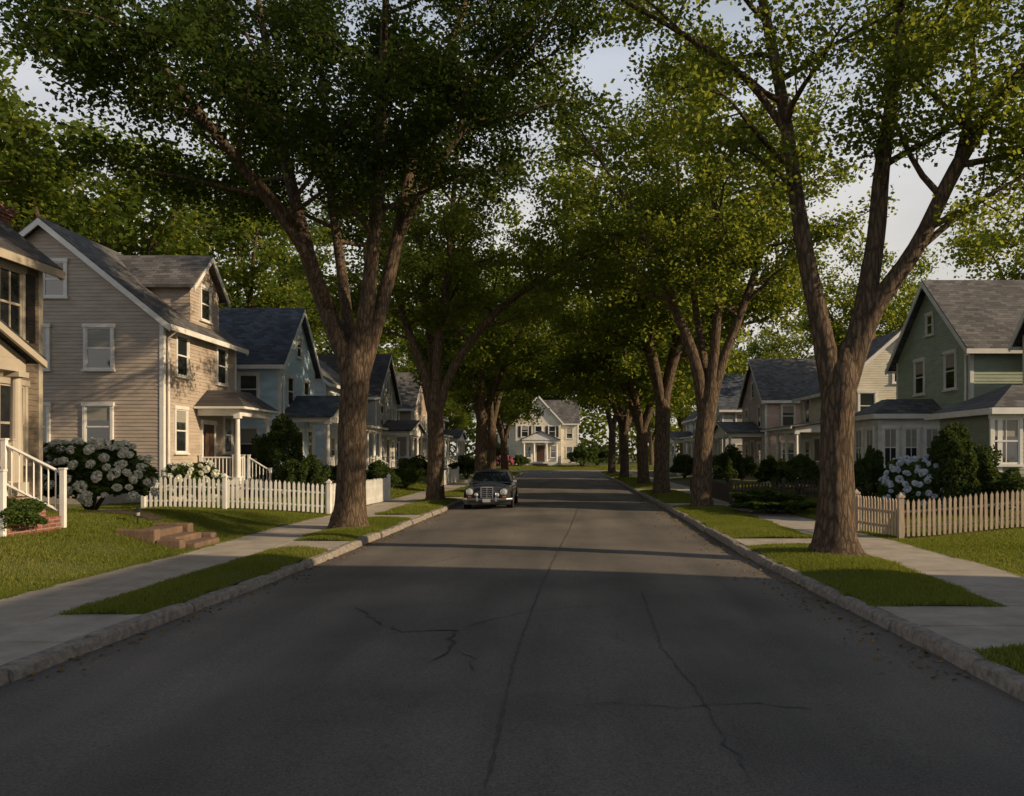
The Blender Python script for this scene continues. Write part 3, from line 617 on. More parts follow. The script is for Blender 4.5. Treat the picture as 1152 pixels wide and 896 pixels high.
def porch(root, H, xout, y0, y1, zf, zt, zr, trim=None, cols=(0, 1), kind='gable', steps=None, rail=True, r=.1, brickstep=False, cr=None):
    s = H['s']; xs = H['xs']; trim = trim or H['trim']
    mb = MB(); mb.box(xs+s*.05, xout, y0, y1, zf-.14, zf); mb.build('porch_floor', trim, root)
    mb = MB(); mb.box(xs+s*.08, xout-s*.08, y0+.08, y1-.08, H['z0']-.5, zf-.141); mb.build('porch_base', M['brick'] if brickstep else M['concrete'], root)
    for c in cols: column(root, xout-s*.15, y0+.15+(y1-y0-.3)*c, zf, zt, r, trim)
    mb = MB(); mb.box(xout-s*.28, xout-s*.04, y0+.04, y1-.04, zt, zt+.24); mb.box(xs+s*.06, xout-s*.285, y0+.04, y0+.26, zt, zt+.24); mb.box(xs+s*.06, xout-s*.285, y1-.26, y1-.04, zt, zt+.24); mb.build('porch_beam', trim, root)
    zt2 = zt+.245; a0, a1 = sorted((xs+s*.04, xout+s*.2))
    if kind == 'gable':
        mb = MB(); mb.prism(chev(y0, y1, zt2+.02, zr, .2, .02, .13), 'x', a0, a1); mb.build('porch_roof', shingle('porch_roof', cr or H['roofc'], 'x'), root)
        mb = MB(); mb.prism([(y0+.02, zt2), (y1-.02, zt2), ((y0+y1)/2, zr-.02)], 'x', *sorted((xs+s*.05, xout-s*.05))); mb.prism(chev(y0, y1, zt2+.02, zr, .21, -.06, .07), 'x', *sorted((xout+s*.16, xout+s*.22))); mb.build('pediment', trim, root)
    elif kind == 'hip':
        e = xout+s*.22; q = xout-s*.55; mb = MB(); w0 = xs+s*.04; b0, b1 = y0-.2, y1+.2; ym0, ym1 = y0+.9, y1-.9
        mb.v += [(w0,b0,zt2+.08),(e,b0,zt2+.08),(e,b1,zt2+.08),(w0,b1,zt2+.08),(w0,ym0,zr),(q,ym0,zr),(q,ym1,zr),(w0,ym1,zr)]
        mb.f += [(0,1,5,4),(1,2,6,5),(2,3,7,6),(3,0,4,7),(4,5,6,7),(0,3,2,1)]; mb.build('porch_roof', shingle('porch_roof', cr or H['roofc'], 'y'), root)
        mb = MB(); mb.box(*sorted((w0, e+s*.02)), b0-.02, b1+.02, zt2, zt2+.078); mb.build('porch_fascia', trim, root)
    else:
        mb = MB(); mb.prism([(xs+s*.04, zr), (xout+s*.25, zt2), (xout+s*.25, zt2+.1), (xs+s*.04, zr+.12)], 'y', y0-.2, y1+.2); mb.build('porch_roof', shingle('porch_roof', cr or H['roofc'], 'y'), root)
        mb = MB(); mb.box(xout+s*.2, xout+s*.27, y0-.22, y1+.22, zt2-.06, zt2+.06); mb.prism([(xs+s*.05, zt2), (xout-s*.05, zt2), (xs+s*.05, zr-.03)], 'y', y0+.02, y1-.02); mb.build('pediment', trim, root)
    if steps:
        sy0, sy1 = steps; g = H['z0']; n = max(2, round((zf-g)/.17)); mb = MB()
        for i in range(n): mb.box(xout+s*.001, xout+s*.28*(n-i), sy0, sy1, g-.3, g+(zf-g)*(i+1)/(n+1))
        mb.build('steps', M['brick'] if brickstep else trim, root, fix=False)
        for yy in (sy0-.06, sy1+.06): railing(root, (xout+s*.03, yy), (xout+s*.28*n, yy), zf, g+.05, trim if not brickstep else M['white'], name='stair_railing')
    if rail:
        yl = [y0+.15, y1-.15]
        if steps:
            if steps[0]-yl[0] > .4: railing(root, (xout-s*.15, yl[0]+.12), (xout-s*.15, steps[0]-.1), zf, zf, trim)
            if yl[1]-steps[1] > .4: railing(root, (xout-s*.15, steps[1]+.1), (xout-s*.15, yl[1]-.12), zf, zf, trim)
        else: railing(root, (xout-s*.15, yl[0]+.12), (xout-s*.15, yl[1]-.12), zf, zf, trim)
        railing(root, (xs+s*.15, y0+.15), (xout-s*.3, y0+.15), zf, zf, trim)
def chimney(root, x0, x1, y0, y1, z0, z1):
    mb = MB(); mb.box(x0, x1, y0, y1, z0, z1); mb.box(x0-.06, x1+.06, y0-.06, y1+.06, z1-.18, z1+.02); mb.build('chimney', M['brick'], root)
TAN = siding('tan_siding', (.44,.37,.31)); BRN = siding('brown_siding', (.18,.145,.11)); BLU = siding('blue_siding', (.5,.68,.82)); WHT = siding('white_siding', (.66,.74,.8))
GRN = siding('green_siding', (.35,.42,.33)); CRM = siding('cream_siding', (.7,.66,.55)); PNK = siding('pink_siding', (.58,.44,.4)); GRY = siding('grey_siding', (.48,.48,.48)); OLV = siding('olive_siding', (.27,.3,.24)); BAYW = siding('bay_siding', (.6,.6,.57)); SHK = siding('shingle_siding', (.36,.3,.24))
RG, RD, RB = (.12,.12,.125), (.065,.062,.065), (.08,.1,.125)
h, S_, C_, H = house('brown clapboard house at the left edge with dark shutters and small columned portico', -11.7, -19.7, 10, 18, .75, 6.35, 9.6, 'y', BRN, RD, M['cream'], over=.35)
window(h, S_, 16.95, 4.5, .72, 1.45, M['cream'], M['shutter'], 0, 1); window(h, S_, 13.6, 4.55, .95, 1.45, M['cream'], M['shutter']); window(h, S_, 17.0, 1.85, .8, 1.65, M['cream'], None, 0, 1); window(h, S_, 11.5, 4.55, .95, 1.45, M['cream'], M['shutter']); window(h, S_, 11.5, 1.85, .95, 1.5, M['cream'], M['shutter'])
door(h, S_, 14.2, 1.35, trim=M['cream']); chimney(h, -13.3, -12.75, 18.05, 18.6, .3, 7.7)
porch(h, H, -10.35, 12.9, 15.6, 1.35, 3.6, 4.45, steps=(13.3, 14.8), brickstep=True, r=.11)
h, S_, C_, H = house('tan clapboard house with white trimmed gable, street dormer and small porch', -13.4, -21.4, 27, 33, .5, 6.56, 9.8, 'y', TAN, RG)
window(h, C_, atp(112,27), 4.9, .85, 1.4, M['white'], None, .5); window(h, C_, atp(111,27), 2.25, .85, 1.4, M['white'], None, .35); window(h, C_, atp(62,27), 7.35, .7, 1.15, M['white'], None, .3); window(h, C_, atp(40,27), 4.9, .85, 1.4, M['white']); window(h, C_, atp(40,27), 2.25, .85, 1.4, M['white'])
for y in (28.3, 31.6): window(h, S_, y, 4.8, .8, 1.4, M['white'], None, 0)
window(h, S_, 28.2, 2.1, .8, 1.5, M['white'], None, .3); door(h, S_, 30.4, 1.05); window(h, S_, 32.2, 2.1, .7, 1.4, M['white'])
DF = Face('x', -13.62, 1); DC = Face('y', 29.4, -1)
mb = MB(); mb.prism([(29.4,6.4),(31.9,6.4),(31.9,8.35),(30.65,9.5),(29.4,8.35)], 'x', -17.2, -13.62); laps(mb, DF, 29.4, 31.9, 6.7, 8.35, 9.5); laps(mb, DC, -16.9, -13.62, 6.7, 8.35)
d = mb.build('dormer', TAN, h, fix=False)
mb = MB(); mb.prism(chev(29.4, 31.9, 8.35, 9.5, .3, .03, .15), 'x', -17.4, -13.3); mb.build('dormer_roof', shingle('dormer_roof', RG, 'x'), d)
mb = MB(); mb.prism(chev(29.4, 31.9, 8.35, 9.5, .31, -.1, .08), 'x', -13.33, -13.27); mb.build('dormer_trim', M['white'], d)
window(h, DF, 30.65, 7.15, .75, 1.2, M['white'], None, 0)
porch(h, H, -11.75, 29.4, 32.7, 1.05, 3.45, 4.45, steps=(30.2, 31.5), kind='hip', r=.085, cr=RD)
h, S_, C_, H = house('pale blue house with dark slate roof, third on the left', -12.6, -19, 36, 41, .5, 6.3, 8.9, 'x', BLU, RB)
for x in (-14, -16.3): window(h, C_, x, 4.3, .8, 1.3, M['white']); window(h, C_, x, 1.8, .8, 1.4, M['white'])
for y in (37.3, 39.6): window(h, S_, y, 4.3, .75, 1.3, M['white'])
window(h, S_, 38.5, 6.7, .6, .9, M['white']); door(h, S_, 38.5, 1.0); window(h, S_, 40.2, 1.9, .7, 1.3, M['white'])
porch(h, H, -10.4, 36.2, 40.2, 1.0, 3.5, 4.7, steps=(37.4, 38.8), cols=(0, .5, 1))
def auto(label, xs, xb, y0, y1, z0, ze, zp, axis, wall, roofc, xo, gable=True, chim=False, trim=None, cols=(0,.33,.66,1)):
    h, S_, C_, H = house(label, xs, xb, y0, y1, z0, ze, zp, axis, wall, roofc, trim); t = H['trim']; s = H['s']; D = y1-y0
    for f in (.22, .78): window(h, S_, y0+D*f, z0+3.6, .8, 1.35, t); window(h, S_, y0+D*f, z0+1.1, .8, 1.4, t)
    for q in (1.5, 3.8): window(h, C_, xs-s*q, z0+3.6, .8, 1.35, t); window(h, C_, xs-s*q, z0+1.1, .8, 1.4, t)
    if axis == 'x': window(h, S_, (y0+y1)/2, ze+.2, .6, 1.0, t)
    else: window(h, C_, (xs+xb)/2, ze+.2, .6, 1.0, t)
    door(h, S_, (y0+y1)/2, z0+.5)
    porch(h, H, xo, y0+.3, y1-.3, z0+.5, z0+2.9, z0+3.9 if gable else z0+3.5, kind='gable' if gable else 'shed', cols=cols, steps=((y0+y1)/2-.7, (y0+y1)/2+.7))
    if chim: chimney(h, (xs+xb)/2-.35, (xs+xb)/2+.35, (y0+y1)/2+.8, (y0+y1)/2+1.5, zp-1, zp+1)
    return h
auto('white clapboard house with grey gable roof, fourth on the left beyond the blue house', -13.2, -20, 45, 51, .5, 6.2, 8.9, 'y', WHT, RG, -11.2, False)
auto('grey house with steep street gable and white porch, fifth on the left', -12.6, -19, 55, 61.5, .5, 6.2, 9.2, 'x', GRY, RD, -10.4)
auto('brown shingled house seen left of the parked car, sixth on the left', -12.2, -19, 66, 73, .5, 6.0, 9.0, 'x', SHK, RG, -10, False)
auto('small white house farthest along the left side', -12, -19, 77, 83, .5, 5.8, 8.6, 'y', WHT, RD, -9.8, True)
h, S_, C_, H = house('olive clapboard house at the right edge, mostly cut by the frame', 16.6, 23, 24.5, 28.6, .3, 6.3, 8.6, 'x', OLV, RD)
mb = MB(); mb.box(12.6, 16.55, 23, 26.5, 0, 3.3); WF = Face('y', 23, -1); WS = Face('x', 12.6, -1); laps(mb, WF, 12.6, 16.55, .45, 3.3); laps(mb, WS, 23, 26.5, .45, 3.3); mb.build('wing', OLV, h, fix=False)
mb = MB(); mb.hip(12.25, 16.57, 22.65, 26.85, 3.32, 13.9, 16.57, 24.6, 25, 4.15); mb.build('wing_roof', shingle('wing_roof', RG, 'x'), h)
mb = MB(); mb.box(12.22, 16.56, 22.62, 22.68, 3.16, 3.34); mb.box(12.21, 12.27, 22.7, 26.8, 3.16, 3.34); mb.box(12.56, 12.7, 22.955, 23.1, .45, 3.15); mb.build('wing_trim', M['white'], h)
window(h, WF, atp(1131,23), 1.75, .75, 1.3, M['white'], None, .4, 1); window(h, WF, atp(1190,23), 1.75, .75, 1.25, M['white']); window(h, C_, 17.6, 4.5, .8, 1.2, M['white'])
h, S_, C_, H = house('sage green house with white bay room and street facing gable', 15.4, 23, 30, 36.5, .3, 6.2, 9.1, 'x', GRN, RG, over=.45)
for y in (31.5, 34.2): window(h, S_, y, 4.6, .8, 1.4, M['white'], None, .4)
window(h, S_, 33.25, 7.0, .5, .8, M['white']); window(h, C_, 18.2, 4.3, .8, 1.3, M['white'])
mb = MB(); mb.box(12.7, 15.36, 32, 34.6, 0, 3.6); by = Face('y', 32, -1); bx_ = Face('x', 12.7, -1); laps(mb, by, 12.7, 15.36, .4, 3.6); laps(mb, bx_, 32, 34.6, .4, 3.6); mb.build('bay', BAYW, h, fix=False)
mb = MB(); mb.hip(12.45, 15.38, 31.75, 34.85, 3.61, 13.5, 15.38, 33, 33.6, 4.3); mb.build('bay_roof', shingle('bay_roof', RG, 'x'), h)
mb = MB(); mb.box(12.42, 15.37, 31.71, 31.77, 3.44, 3.63); mb.box(12.41, 12.47, 31.8, 34.8, 3.44, 3.63); mb.build('bay_trim', M['white'], h)
for x in (13.2, 14.03, 14.86): window(h, by, x, 1.55, .52, 1.5, M['white'], None, .5, 1, .08)
for y in (32.7, 33.9): window(h, bx_, y, 1.55, .7, 1.5, M['white'], None, .45, 1)
auto('cream house with camera facing gable and brick chimney, left of the green house', 14.6, 21, 42, 48.5, .3, 5.6, 8.4, 'y', CRM, RG, 12.4, False, True)
auto('pink clapboard house with broad grey roof and white porch posts', 13.6, 20.5, 53, 59.5, .3, 5.8, 8.6, 'x', PNK, RG, 11.2)
auto('grey clapboard house on the right beyond the pink house', 13, 20, 64, 70.5, .3, 5.8, 8.6, 'x', GRY, RB, 10.8, False)
auto('small white house farthest along the right side', 13, 20, 76, 82.5, .3, 5.6, 8.4, 'y', WHT, RG, 10.8)
auto('added grey house out of view at the right, shading the near road', 12.5, 21, -11, 7.5, .3, 6.4, 9.8, 'y', GRY, RG, 10.5, False)  # unseen house added so its shadow covers the foreground road
h, S_, C_, H = house('cream house with front gable and pillared porch facing down the street at its end', 3, -7.6, 112, 119, .45, 6.3, 9.3, 'x', CRM, RG)
GF = Face('y', 110.8, -1); x0, x1 = -5.2, .8
mb = MB(); mb.prism([(x0,.4),(x1,.4),(x1,6.4),((x0+x1)/2,9.7),(x0,6.4)], 'y', 110.8, 114); laps(mb, GF, x0, x1, .8, 6.4, 9.7); mb.build('front_gable', CRM, h, fix=False)
mb = MB(); mb.prism(chev(x0, x1, 6.4, 9.7, .35, .03, .17), 'y', 110.4, 115); mb.build('front_gable_roof', shingle('front_roof', RG, 'y'), h)
mb = MB(); mb.prism(chev(x0, x1, 6.4, 9.7, .36, -.2, .1), 'y', 110.36, 110.42); mb.build('gable_trim', M['white'], h)
for x in (-4, -2.2, -.4): window(h, GF, x, 4.3, .85, 1.4, M['white'], M['shutter'] if x != -2.2 else None)
window(h, GF, -2.2, 6.9, .7, 1.1, M['white'])
for x in (-6.5, 1.9): window(h, C_, x, 4.1, .8, 1.4, M['white']); window(h, C_, x, 1.6, .8, 1.4, M['white'])
mb = MB(); mb.box(-4.2, .4, 108.6, 110.75, .2, 1.0); mb.build('porch_floor', M['white'], h)
for x in (-4, -2.7, -1.1, .2): column(h, x, 108.8, 1.0, 3.5, .14, M['white'])
mb = MB(); mb.box(-4.25, .45, 108.6, 110.75, 3.5, 3.85); mb.prism([(-4.4,3.855),(.6,3.855),(-1.9,4.95)], 'y', 108.5, 110.75); mb.build('pediment', M['white'], h)
mb = MB(); mb.prism(chev(-4.4, .6, 3.86, 4.97, .15, .0, .12), 'y', 108.3, 110.74); mb.build('porch_roof', shingle('end_porch_roof', RG, 'y'), h)
door(h, GF, -1.9, 1.0, 1.1, 2.2); window(h, GF, -3.6, 1.6, .8, 1.5, M['white']); window(h, GF, -.2, 1.6, .8, 1.5, M['white'])
mb = MB()
for i in range(4): mb.box(-2.8, -1.0, 108.59-.3*(4-i), 108.59, .1, .2+.2*i+.01)
mb.build('steps', M['brick'], h, fix=False); h.location.x -= .8; h.scale = (1.05, 1, 1.05)
# ------------------------------------------------------------------ fences
def fence(name, label, pts, mat, h, postat, zf=gz, pw=.075, gap=.14, group=None, posth=.18):
    root = empty(name, (pts[0][0], pts[0][1], zf(*pts[0])), label, 'fence', group); pk, rl = MB(), MB()
    for (ax, ay), (bx, by_) in zip(pts, pts[1:]):
        L = math.hypot(bx-ax, by_-ay); ux, uy = (bx-ax)/L, (by_-ay)/L; nx, ny = -uy, ux; n = int(L/gap)
        for i in range(n):
            s = (i+.5)*L/n; x, y = ax+ux*s, ay+uy*s; z = zf(x, y)+.05; hh = h+R.uniform(-.014, .014); w = pw/2; tl = R.uniform(-.014, .014)
            i0 = len(pk.v)
            for o in (-.011, .011):
                for (u, zz) in ((-w, 0), (w, 0), (w+tl, hh-.07), (tl, hh), (-w+tl, hh-.07)): pk.v.append((x+ux*u+nx*o, y+uy*u+ny*o, z+zz))
            pk.f += [tuple(i0+k for k in range(5)), tuple(i0+5+k for k in (4,3,2,1,0))]+[(i0+k, i0+(k+1) % 5, i0+5+(k+1) % 5, i0+5+k) for k in range(5)]
        m = max(1, int(L/1.2))
        for zz in (.25, h-.25):
            for i in range(m):
                a, b = i/m*L, (i+1)/m*L; A = (ax+ux*a+nx*.035, ay+uy*a+ny*.035); B = (ax+ux*b+nx*.035, ay+uy*b+ny*.035)
                rl.tube([(A[0], A[1], zf(*A)+zz), (B[0], B[1], zf(*B)+zz)], [.035, .035], 4)
    pk.build('pickets', mat, root, fix=False); rl.build('rails', mat, root)
    for (x, y) in postat:
        mb = MB(); z = zf(x, y); r = .055; mb.box(x-r, x+r, y-r, y+r, z-.1, z+h+posth-.1); mb.box(x-r-.02, x+r+.02, y-r-.02, y+r+.02, z+h+posth-.1, z+h+posth-.05)
        i0 = len(mb.v); zt = z+h+posth-.05; mb.v += [(x-r,y-r,zt),(x+r,y-r,zt),(x+r,y+r,zt),(x-r,y+r,zt),(x,y,zt+.08)]; mb.f += [(i0,i0+1,i0+4),(i0+1,i0+2,i0+4),(i0+2,i0+3,i0+4),(i0+3,i0,i0+4)]
        mb.build('post', mat, root)
    return root
fence('picket_fence', 'white picket fence around the tan house lawn, turning back at the first left trunk', [(-12.7,24.4),(-7.25,25.1),(-6.95,32.5)], M['white'], .92, [(-12.7,24.4),(-10.35,24.7),(-7.25,25.1),(-7.1,28.8),(-6.95,32.5)])
fence('picket_fence', 'tan wooden picket fence along the right front lawn behind the big trunk', [(7.3,19.7),(7.62,17.9),(12.5,17.9)], M['tanwood'], .84, [(7.3,19.7),(7.62,17.9),(11.0,17.9)], gap=.115, pw=.062)
fence('picket_fence', 'low dark brown picket fence beyond the second right trunk', [(6.5,40),(6.5,30.5),(10.8,31)], M['darkwood'], .75, [(6.5,30.5),(8.6,30.75),(10.8,31),(6.5,35)], gap=.13)
fence('picket_fence', 'short white picket fence far along the left side', [(-7,47),(-7,55)], M['white'], .9, [(-7,47),(-7,51),(-7,55)], gap=.18)
t = empty('stone_steps', (-8, 16.6, .3), 'low brown stone steps from the left pavement up to the lawn', 'steps')
for i, (a, b, zt) in enumerate(((-7.6,-7.22,.25), (-8.0,-7.6,.37), (-8.5,-8.0,.5))):
    mb = MB(); mb.box(a, b-.006, 15.85, 17.0, .0, zt); o = mb.build('step', M['sandstone'], t); bv = o.modifiers.new('b', 'BEVEL'); bv.width = .03; bv.segments = 2
for y in (15.6, 17.02):
    mb = MB(); mb.box(-8.7, -7.9, y, y+.24, 0, .54); mb.box(-7.89, -7.4, y, y+.24, 0, .34); o = mb.build('side_wall', M['sandstone'], t); bv = o.modifiers.new('b', 'BEVEL'); bv.width = .03; bv.segments = 2
mb = MB(); K = 8
for j in range(5):
    for i in range(K+1):
        X = -8.9-i*.2; Y = 17.4+j*.16+.12*math.sin(i*.9)*(1 if j in (0, 4) else 0); mb.v.append((X, Y, gz(X, Y)+.04))
for j in range(4):
    for i in range(K): mb.f.append((j*(K+1)+i, j*(K+1)+i+1, (j+1)*(K+1)+i+1, (j+1)*(K+1)+i))
struct(mb.build('garden_bed', M['mulch'], smooth=True))
x, y = atp(155,16.8), 16.8; z = gz(x, y); t = empty('garden_lantern', (x, y, z), 'small black garden lantern on the left lawn', 'lantern')
mb = MB(); mb.lathe(x, y, [(.018,z-.05),(.018,z+.2)], 8); mb.build('stake', M['black'], t); mb = MB(); mb.lathe(x, y, [(.04,z+.2),(.045,z+.29)], 8); mb.build('lamp_glass', M['blind'], t); mb = MB(); mb.lathe(x, y, [(.1,z+.29),(.08,z+.31),(.01,z+.38)], 10); mb.build('cap', M['black'], t)
# ------------------------------------------------------------------ car
def car(cx, fy):
    root = empty('parked_car', (cx, fy+2.3, 0.02), 'dark vintage sedan parked facing the camera at the left kerb', 'car')
    z_ = .02
    st = [(0,.66,.36,.68),(.10,.78,.28,.78),(.5,.86,.22,.85),(1.25,.88,.2,.91),(2.2,.89,.2,.94),(3.3,.89,.2,.94),(4.1,.86,.22,.9),(4.6,.8,.28,.84),(4.72,.7,.36,.76)]
    mb = MB(); n = 0
    for (y, w, zb, zt) in st:
        half = [(0,zb),(w*.86,zb),(w*.98,zb+.12),(w,zb+.3),(w*.97,zt-.14),(w*.86,zt-.03),(w*.55,zt+.01),(0,zt+.05)]
        ring = half+[(-a, b) for a, b in half[-2:0:-1]]; n = len(ring)
        mb.v += [(cx+a, fy+y, b+z_) for a, b in ring]
    for k in range(len(st)-1):
        for j in range(n): mb.f.append((k*n+j, k*n+(j+1) % n, (k+1)*n+(j+1) % n, (k+1)*n+j))
    mb.f.append(tuple(range(n))); mb.f.append(tuple(range((len(st)-1)*n, len(st)*n)))
    b = mb.build('body', M['paint'], root, smooth=True); md = b.modifiers.new('s', 'SUBSURF'); md.levels = 1; md.render_levels = 2
    for sx in (-1, 1):
        fd = MB(); fd.tube([(cx+sx*.62, fy-.02, .66), (cx+sx*.63, fy+.15, .68), (cx+sx*.68, fy+.5, .72), (cx+sx*.7, fy+1.1, .74), (cx+sx*.7, fy+1.6, .72)], [.13,.155,.165,.15,.08], 16); fd.build('fender', M['paint'], root, smooth=True)
    zb = .93; xs_ = [-1,-.92,-.75,-.4,0,.4,.75,.92,1]
    def sec(y, wt, zt_, crown): return [(wt*u, y, zt_+crown*(1-u*u)-.05*max(0, abs(u)-.85)/.15) for u in xs_]
    r = MB(); Y_ = [1.86,1.95,2.2,2.6,3.0,3.35,3.55]; Z_ = [1.31,1.345,1.375,1.385,1.375,1.34,1.29]
    for y, z in zip(Y_, Z_): r.v += [(cx+a, fy+b, c+z_) for a, b, c in sec(y, .62, z, .05)]
    m = len(xs_)
    for k in range(len(Y_)-1):
        for j in range(m-1): r.f.append((k*m+j, k*m+j+1, (k+1)*m+j+1, (k+1)*m+j))
    ro = r.build('roof', M['paint'], root, smooth=True); so_ = ro.modifiers.new('s', 'SOLIDIFY'); so_.thickness = .035
    B = [(-.76,1.28),(.76,1.28),(.76,4.05),(-.76,4.05)]; T = [(-.6,1.9),(.6,1.9),(.6,3.5),(-.6,3.5)]; zt = 1.32
    g = MB(); g.v += [(cx+a, fy+y, zb+z_) for a, y in B]+[(cx+a, fy+y, zt-.01+z_) for a, y in T]; g.f += [(0,1,5,4),(1,2,6,5),(2,3,7,6),(3,0,4,7),(4,5,6,7)]; g.build('window_glass', M['glass'], root)
    p = MB()
    for k in range(4): p.tube([(cx+B[k][0], fy+B[k][1], zb-.03+z_), (cx+T[k][0], fy+T[k][1], zt+z_)], [.04,.03], 6)
    for sx in (-1, 1): p.tube([(cx+sx*.765, fy+2.75, zb+z_), (cx+sx*.605, fy+2.72, zt+z_)], [.035,.03], 6)
    p.build('pillars', M['paint'], root)
    q = MB(); q.tube([(cx-.755, fy+1.25, zb+.0+z_), (cx, fy+1.22, zb+.03+z_), (cx+.755, fy+1.25, zb+z_)], [.013]*3, 5)
    for sx in (-1, 1): q.tube([(cx+sx*.895, fy+.5, .6+z_), (cx+sx*.905, fy+4.2, .6+z_)], [.012]*2, 5)
    q.build('chrome_trim', M['chrome'], root)
    g = MB(); g.box(cx-.2, cx+.2, fy-.08, fy+.05, .42, .82); gr = g.build('grille', M['black'], root)
    g = MB(); g.box(cx-.225, cx-.2, fy-.1, fy+.05, .4, .84); g.box(cx+.2, cx+.225, fy-.1, fy+.05, .4, .84); g.box(cx-.2, cx+.2, fy-.1, fy+.05, .81, .845)
    for k in range(5): g.box(cx-.2, cx+.2, fy-.088, fy-.08, .46+.07*k, .47+.07*k)
    g.box(cx-.01, cx+.01, fy-.095, fy-.08, .42, .81); g.build('grille_frame', M['chrome'], gr)
    for sx in (-1, 1):
        for k, (xx, rr, zz) in enumerate(((.62,.115,.665), (.38,.06,.56))):
            l = MB(); l.tube([(cx+sx*xx, fy-.1, zz), (cx+sx*xx, fy-.075, zz), (cx+sx*xx, fy+.06, zz)], [rr*.5, rr*.95, rr], 18); lo = l.build('headlight', M['lamp'], root)
            l = MB()
            for t in range(18):
                a, b2 = 2*math.pi*t/18, 2*math.pi*(t+1)/18; l.tube([(cx+sx*xx+math.cos(a)*rr*1.1, fy-.06, zz+math.sin(a)*rr*1.1), (cx+sx*xx+math.cos(b2)*rr*1.1, fy-.06, zz+math.sin(b2)*rr*1.1)], [.014, .014], 5, cap=False)
            l.build('bezel', M['chrome'], lo)
        l = MB(); l.box(cx+sx*.56, cx+sx*.68, fy-.03, fy+.06, .46, .5); l.build('indicator', M['amber'], root)
    bu = MB(); bu.tube([(cx-.91, fy+.45, .4), (cx-.88, fy+.05, .4), (cx-.7, fy-.12, .4), (cx, fy-.18, .4), (cx+.7, fy-.12, .4), (cx+.88, fy+.05, .4), (cx+.91, fy+.45, .4)], [.045]*7, 8)
    for sx in (-1, 1): bu.box(cx+sx*.34-.03, cx+sx*.34+.03, fy-.23, fy-.1, .33, .48)
    bu.build('bumper', M['chrome'], root)
    v = MB(); v.box(cx-.86, cx+.86, fy+.05, fy+.3, .2, .36); v.build('valance', M['paint'], root)
    pl = MB(); pl.box(cx-.14, cx+.14, fy-.245, fy-.23, .3, .42); pl.build('number_plate', M['plate'], root)
    for sx in (-1, 1):
        mi = MB(); mi.box(cx+sx*.86, cx+sx*.99, fy+1.5, fy+1.58, .96, 1.05); mi.tube([(cx+sx*.8, fy+1.55, .9), (cx+sx*.91, fy+1.55, .99)], [.012]*2, 5); mi.build('mirror', M['chrome'], root)
        hd = MB(); hd.box(cx+sx*.88, cx+sx*.915, fy+2.5, fy+2.66, .74, .77); hd.build('door_handle', M['chrome'], root)
        for wy in (.85, 3.7):
            w = MB(); w.tube([(cx+sx*.9, fy+wy, .33), (cx+sx*.905, fy+wy, .33)], [.38, .37], 22); w.tube([(cx+sx*.66, fy+wy, .33), (cx+sx*.72, fy+wy, .33), (cx+sx*.88, fy+wy, .33), (cx+sx*.91, fy+wy, .33)], [.29, .325, .325, .29], 24)  # larger dark disc around the tyre stands in for wheel arch shade
            wo = w.build('wheel', M['rubber'], root)
            w = MB(); w.tube([(cx+sx*.88, fy+wy, .33), (cx+sx*.925, fy+wy, .33), (cx+sx*.935, fy+wy, .33)], [.2, .19, .08], 18); w.build('hubcap', M['chrome'], wo)
car(atp(548.5, 29.2), 29.0)
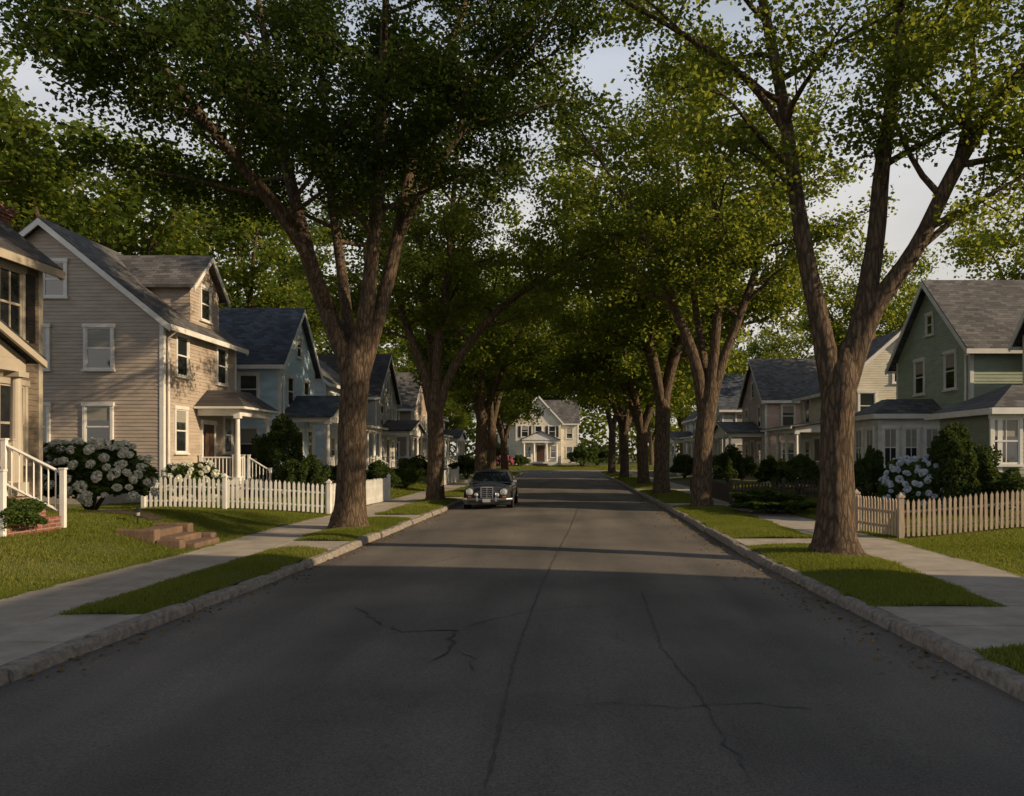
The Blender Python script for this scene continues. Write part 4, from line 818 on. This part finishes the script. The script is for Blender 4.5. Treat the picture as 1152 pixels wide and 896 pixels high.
# ------------------------------------------------------------------ camera and light
cam = bpy.data.cameras.new('camera'); co = bpy.data.objects.new('camera', cam); C.objects.link(co)
co.location = (0, 0, CH); co.rotation_euler = (math.radians(90), 0, 0); cam.lens = 36*F/1152; cam.sensor_width = 36; cam.sensor_fit = 'HORIZONTAL'
cam.shift_x = -(VX-576)/1152; cam.shift_y = (HZ-448)/1152; cam.clip_end = 4000; bpy.context.scene.camera = co
ELV = 21.5; sv = Vector((1, -.3, 0)).normalized()*math.cos(math.radians(ELV)); sv.z = math.sin(math.radians(ELV))
sun = bpy.data.lights.new('sun', 'SUN'); so = bpy.data.objects.new('sun', sun); C.objects.link(so); sun.energy = 5; sun.angle = math.radians(.6); sun.color = (1, .76, .48)
so.rotation_euler = sv.to_track_quat('Z', 'Y').to_euler()
w = bpy.data.worlds.new('World'); bpy.context.scene.world = w; w.use_nodes = True; nt = w.node_tree
sky = nt.nodes.new('ShaderNodeTexSky'); sky.sky_type = 'NISHITA'; sky.sun_disc = False; sky.sun_elevation = math.radians(ELV); sky.sun_rotation = math.atan2(sv.x, sv.y); sky.air_density = 1.2; sky.dust_density = 2.5
tc = nt.nodes.new('ShaderNodeTexCoord'); mp = nt.nodes.new('ShaderNodeMapping'); mp.inputs['Scale'].default_value = (1, 1, 3); nt.links.new(tc.outputs['Generated'], mp.inputs[0])
nz = nt.nodes.new('ShaderNodeTexNoise'); nz.inputs['Scale'].default_value = 2.2; nz.inputs['Detail'].default_value = 7; nt.links.new(mp.outputs[0], nz.inputs[0])
cf = ramp(nt, nz.outputs[0], [(.3,(.6,.6,.6)), (.62,(.94,.94,.94))])
sp = nt.nodes.new('ShaderNodeSeparateXYZ'); nt.links.new(tc.outputs['Generated'], sp.inputs[0])
hz = ramp(nt, sp.outputs[2], [(.0,(1,.95,.87)), (.25,(.97,.95,.92)), (.45,(.74,.82,.95)), (.65,(.14,.17,.24))])
sc = nt.nodes.new('ShaderNodeMixRGB'); sc.blend_type = 'MULTIPLY'; sc.inputs[0].default_value = 1; nt.links.new(hz, sc.inputs[1]); sc.inputs[2].default_value = (10, 9.7, 9.4, 1)
mx = nt.nodes.new('ShaderNodeMixRGB'); nt.links.new(cf, mx.inputs[0]); nt.links.new(sky.outputs[0], mx.inputs[1]); nt.links.new(sc.outputs[0], mx.inputs[2])
bg = nt.nodes['Background']; bg.inputs[1].default_value = .085; nt.links.new(mx.outputs[0], bg.inputs[0])
vs = bpy.context.scene.view_settings; vs.view_transform = 'Standard'; vs.look = 'None'; vs.exposure = 0; vs.gamma = 1
